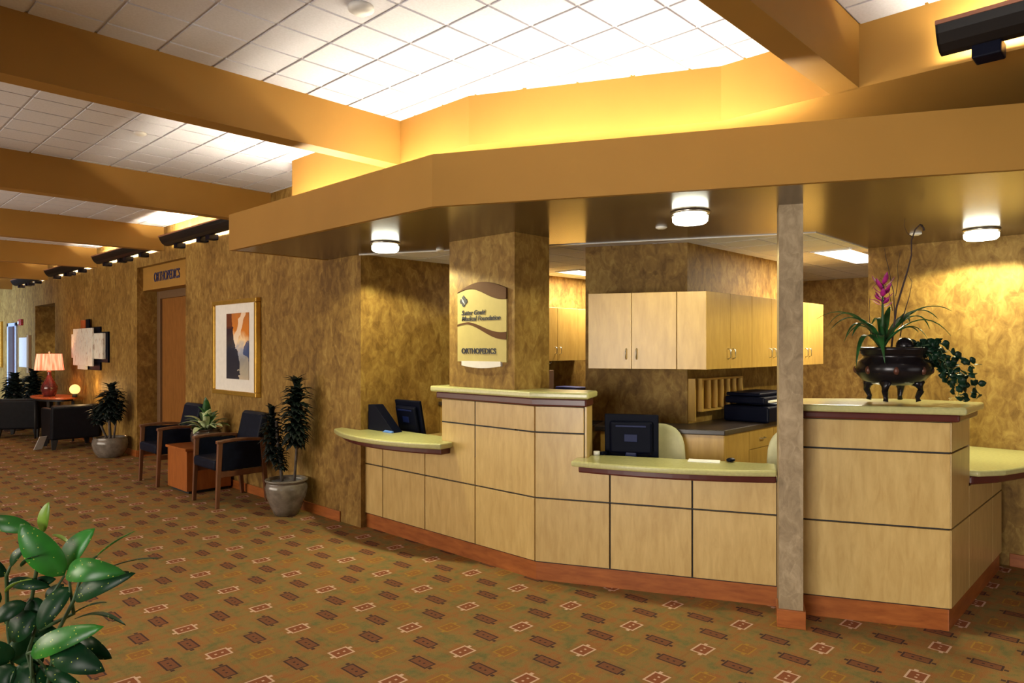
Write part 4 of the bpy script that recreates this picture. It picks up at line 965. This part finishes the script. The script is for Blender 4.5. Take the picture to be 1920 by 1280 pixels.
# ------------------------------------------------------------------ foreground speckled plant
def at(u, v, z):
    x = (u - 960) / F_PX * z; y = -(v - CY) / F_PX * z
    return Vector((x * math.cos(YAW) + z * math.sin(YAW), -x * math.sin(YAW) + z * math.cos(YAW), H + y))
ZP = 2.20
fgp = at(48, 1200, ZP); fx, fy_ = fgp.x, fgp.y
p6 = pot('speckled_plant', 'large foreground plant with glossy yellow speckled green leaves', 'plant', fx, fy_, [(.12, 0), (.14, .004), (.17, .12), (.175, .25), (.165, .26), (.155, .24)], 'glaze_dark')
g = G()
LV = [((121, 1078), (38, 982), 62, 0, 0.0, .05), ((62, 992), (-30, 974), 34, 0, .05, .1), ((80, 997), (92, 941), 26, 2, .02, .05), ((118, 1066), (178, 990), 50, 0, .05, .10), ((182, 1042), (254, 995), 12, 0, .02, .05),
      ((126, 1072), (236, 1074), 46, 0, -.06, .28), ((194, 1068), (302, 1046), 10, 1, .0, .08), ((140, 1122), (254, 1074), 42, 1, -.04, .15), ((138, 1150), (200, 1129), 14, 1, .02, .1), ((140, 1160), (236, 1172), 15, 1, .0, .22),
      ((58, 1226), (195, 1174), 46, 0, -.05, .14), ((100, 1208), (197, 1258), 56, 1, -.06, .18), ((150, 1196), (210, 1234), 34, 1, -.02, .2), ((86, 1252), (158, 1290), 26, 1, .0, .2), ((134, 1100), (70, 1180), 46, 1, .0, .1),
      ((70, 1150), (20, 1200), 60, 1, .03, .1), ((50, 1130), (-10, 1165), 36, 1, .02, .15), ((60, 1120), (90, 1180), 46, 1, .05, .1), ((20, 1060), (52, 1022), 22, 1, .0, .1), ((12, 1080), (-30, 1040), 26, 1, .04, .1), ((40, 1062), (72, 1042), 16, 1, -.02, .1),
      ((10, 1110), (60, 1086), 18, 2, -.04, .1), ((15, 1090), (95, 1100), 24, 1, .04, .15), ((60, 1100), (105, 1085), 26, 1, .05, .15), ((30, 1190), (80, 1245), 60, 1, .05, .1), ((20, 1240), (-20, 1200), 50, 1, .0, .1), ((30, 1250), (90, 1300), 60, 1, .02, .1),
      ((30, 1250), (-15, 1290), 60, 1, .02, .1), ((60, 1180), (120, 1200), 40, 1, .06, .15), ((95, 1180), (60, 1120), 40, 1, .08, .1), ((10, 1170), (45, 1135), 40, 1, .08, .1), ((20, 975), (60, 1000), 20, 1, .09, .1), ((98, 1002), (128, 1018), 14, 2, .06, .1),
      ((55, 1270), (120, 1265), 44, 1, .05, .12), ((20, 1150), (75, 1140), 36, 1, .1, .1), ((90, 1130), (120, 1095), 34, 1, .08, .1), ((0, 1130), (-30, 1090), 30, 1, .05, .1)]
k_ = ZP / F_PX
for (b, t, w, mi, dz, ar_) in LV:
    zb = ZP + dz; zt = ZP + dz * 1.5 - .03
    bb, tt = at(*b, zb), at(*t, zt)
    view = (bb - Vector((0, 0, H))).normalized()
    sd = (-fv * .9 + Vector((0, 0, .45))).normalized() if w > 20 else Vector((0, 0, 1))
    g.leaf(bb, tt, w * k_ * .90, mi, arch=ar_ * .6, fold=.30, n=12, side=sd)
ob('foliage', g, [M['leaf_spk'], M['leaf_spk2'], M['leaf_bud']], p6, solid=.0012)
g = G()
def stem(pts, r=.006): g.tube([at(u, v, ZP + d) for u, v, d in pts], [r] * (len(pts) - 1) + [r * .6], 7)
b0 = (50, 1440, .0)
for pts in ([b0, (70, 1300, 0), (52, 1225, 0), (75, 1150, .03), (121, 1078, 0)], [b0, (60, 1300, .02), (58, 1226, -.04)], [(75, 1180, .02), (138, 1150, .02), (128, 1072, -.03)], [b0, (90, 1280, 0), (110, 1180, .02), (140, 1122, -.02), (158, 1060, .02), (182, 1042, .02)],
            [b0, (30, 1300, .03), (15, 1180, .05), (12, 1080, .03), (20, 1060, 0)], [(15, 1180, .05), (60, 1120, .05), (70, 1060, .03), (80, 997, .02)], [(60, 1226, 0), (86, 1252, 0)], [(52, 1225, 0), (100, 1208, -.05)], [(70, 1060, .03), (62, 992, .05)], [(158, 1075, .0), (194, 1068, 0)]): stem(pts)
g.tube([(fx, fy_, .24), tuple(at(*b0[:2], ZP))], .012); ob('stem', g, M['stem'], p6)

# ------------------------------------------------------------------ far lounge: armchairs, table, lamp
def armchair(pos, rz, label):
    t = thing('club_armchair', label, 'armchair', (*pos, 0), rz, 'black leather armchairs around the lamp table')
    O = lambda n, g, m, bv=.02, seg=3: ob(n, g, m, t, bv, seg, local=True)
    O('seat', G().box(-.225, .225, -.30, .20, .20, .38), M['bleather'], .04)
    g = G(); g.slab([(.20, .14), (.30, .14), (.34, .60), (.24, .63), (.20, .40)], lambda u, z: (-.298, u, z), lambda u, z: (.298, u, z)); fix(O('backrest', g, M['bleather'], .025))
    for s in (-1, 1):
        g = G(); g.slab([(-.33, .14), (.26, .14), (.30, .58), (-.36, .56)], lambda u, z: (s * .235, u, z), lambda u, z: (s * .305, u, z)); fix(O('armrest', g, M['bleather'], .02))
        for y in (-.28, .27): O('leg', G().add([(s * .265 - .02, y - .02, 0), (s * .265 + .02, y - .02, 0), (s * .265 + .02, y + .02, 0), (s * .265 - .02, y + .02, 0), (s * .255 - .04, y - .04, .14), (s * .255 + .04, y - .04, .14), (s * .255 + .04, y + .04, .14), (s * .255 - .04, y + .04, .14)], [(3, 2, 1, 0), (4, 5, 6, 7), (0, 1, 5, 4), (1, 2, 6, 5), (2, 3, 7, 6), (3, 0, 4, 7)]), M['black'], .003)
    return t
ac = armchair((2.85, 11.62), R(178), 'black leather armchair seen from behind, next to the squat grey pot')
dup(ac, (2.66, 13.52, 0), R(150), 'black leather armchair left of the lamp table, farther from the desk')
lt = thing('lamp_table', 'oval table with glossy orange wood top under the red lamp', 'table', (2.74, 12.45, 0))
g = G(); n = 40; cx_, cy_ = 2.86, 12.60
pl_ = [(cx_ + -.27 * math.cos(2 * math.pi * i / n) - .03 * math.sin(2 * math.pi * i / n), cy_ + .60 * math.sin(2 * math.pi * i / n)) for i in range(n)]
g.prism(pl_, .655, .680); ob('top', g, M['orangetop'], lt, .006); g = G(); g.prism([(cx_ + (x - cx_) * .8, cy_ + (y - cy_) * .8) for x, y in pl_], .62, .6545); ob('apron', g, M['black'], lt)
for sx, sy in ((-1, -1), (1, -1), (1, 1), (-1, 1)): x, y = cx_ + sx * .16, cy_ + sy * .40; ob('leg', G().tube([(x, y, 0), (x, y, .625)], [.014, .022], 8), M['black'], lt)
lx, ly = 2.80, 12.60
ll = thing('table_lamp', 'table lamp with glowing red shade and dark bottle base', 'lamp', (lx, ly, .68))
g = G(); g.lathe([(r, .681 + z) for r, z in ((.07, 0), (.08, .01), (.095, .05), (.115, .11), (.11, .16), (.07, .23), (.035, .30), (.025, .36), (.03, .38), (.012, .40), (.012, .43))], 28, (lx, ly)); ob('base', g, plain('maroon_glaze', (.10, .02, .02), .12, coat=.6, noise=.3), ll)
g = G(); g.lathe([(.195, 1.085), (.165, 1.335)], 40, (lx, ly), cap=False); ob('shade', g, M['shade'], ll, solid=.002)
g = G(); g.lathe([(.006, 1.11), (.006, 1.35), (.012, 1.355), (.012, 1.375), (.002, 1.38)], 10, (lx, ly)); ob('finial', g, M['steel'], ll)
lamp('lamp_bulb', 'POINT', (lx, ly, 1.20), 9, (1.0, .55, .22), shadow_soft_size=.04)
lamp('wall_glow_fill', 'POINT', (2.98, 11.55, .86), 5, (1.0, .62, .25), shadow_soft_size=.05)  # added warm light for the glow on the wall, no bulb there
t = thing('wall_glow_globe', 'small amber globe added for the orange glow on the wall behind the armchair', 'lamp', (3.02, 12.1, .681))  # glowing globe and base added in place of a glow cast on the wall
ob('globe', G().ball((3.02, 12.1, .80), .075), emitter('amber_glow', (1.0, .55, .18), 1.6), t); ob('base', G().lathe([(.04, .681), (.03, .74)], 14, (3.02, 12.1)), M['black'], t)
g = G(); g.add([(2.38, 11.55, .001), (2.49, 11.60, .001), (2.53, 11.50, .19), (2.43, 11.45, .19), (2.38, 11.56, .004), (2.49, 11.61, .004), (2.53, 11.51, .193), (2.43, 11.46, .193)], [(3, 2, 1, 0), (4, 5, 6, 7), (0, 1, 5, 4), (1, 2, 6, 5), (2, 3, 7, 6), (3, 0, 4, 7)])
tag(ob('brochure', g, M['paper']), 'white and blue brochure leaning at the front armchair leg', 'brochure')
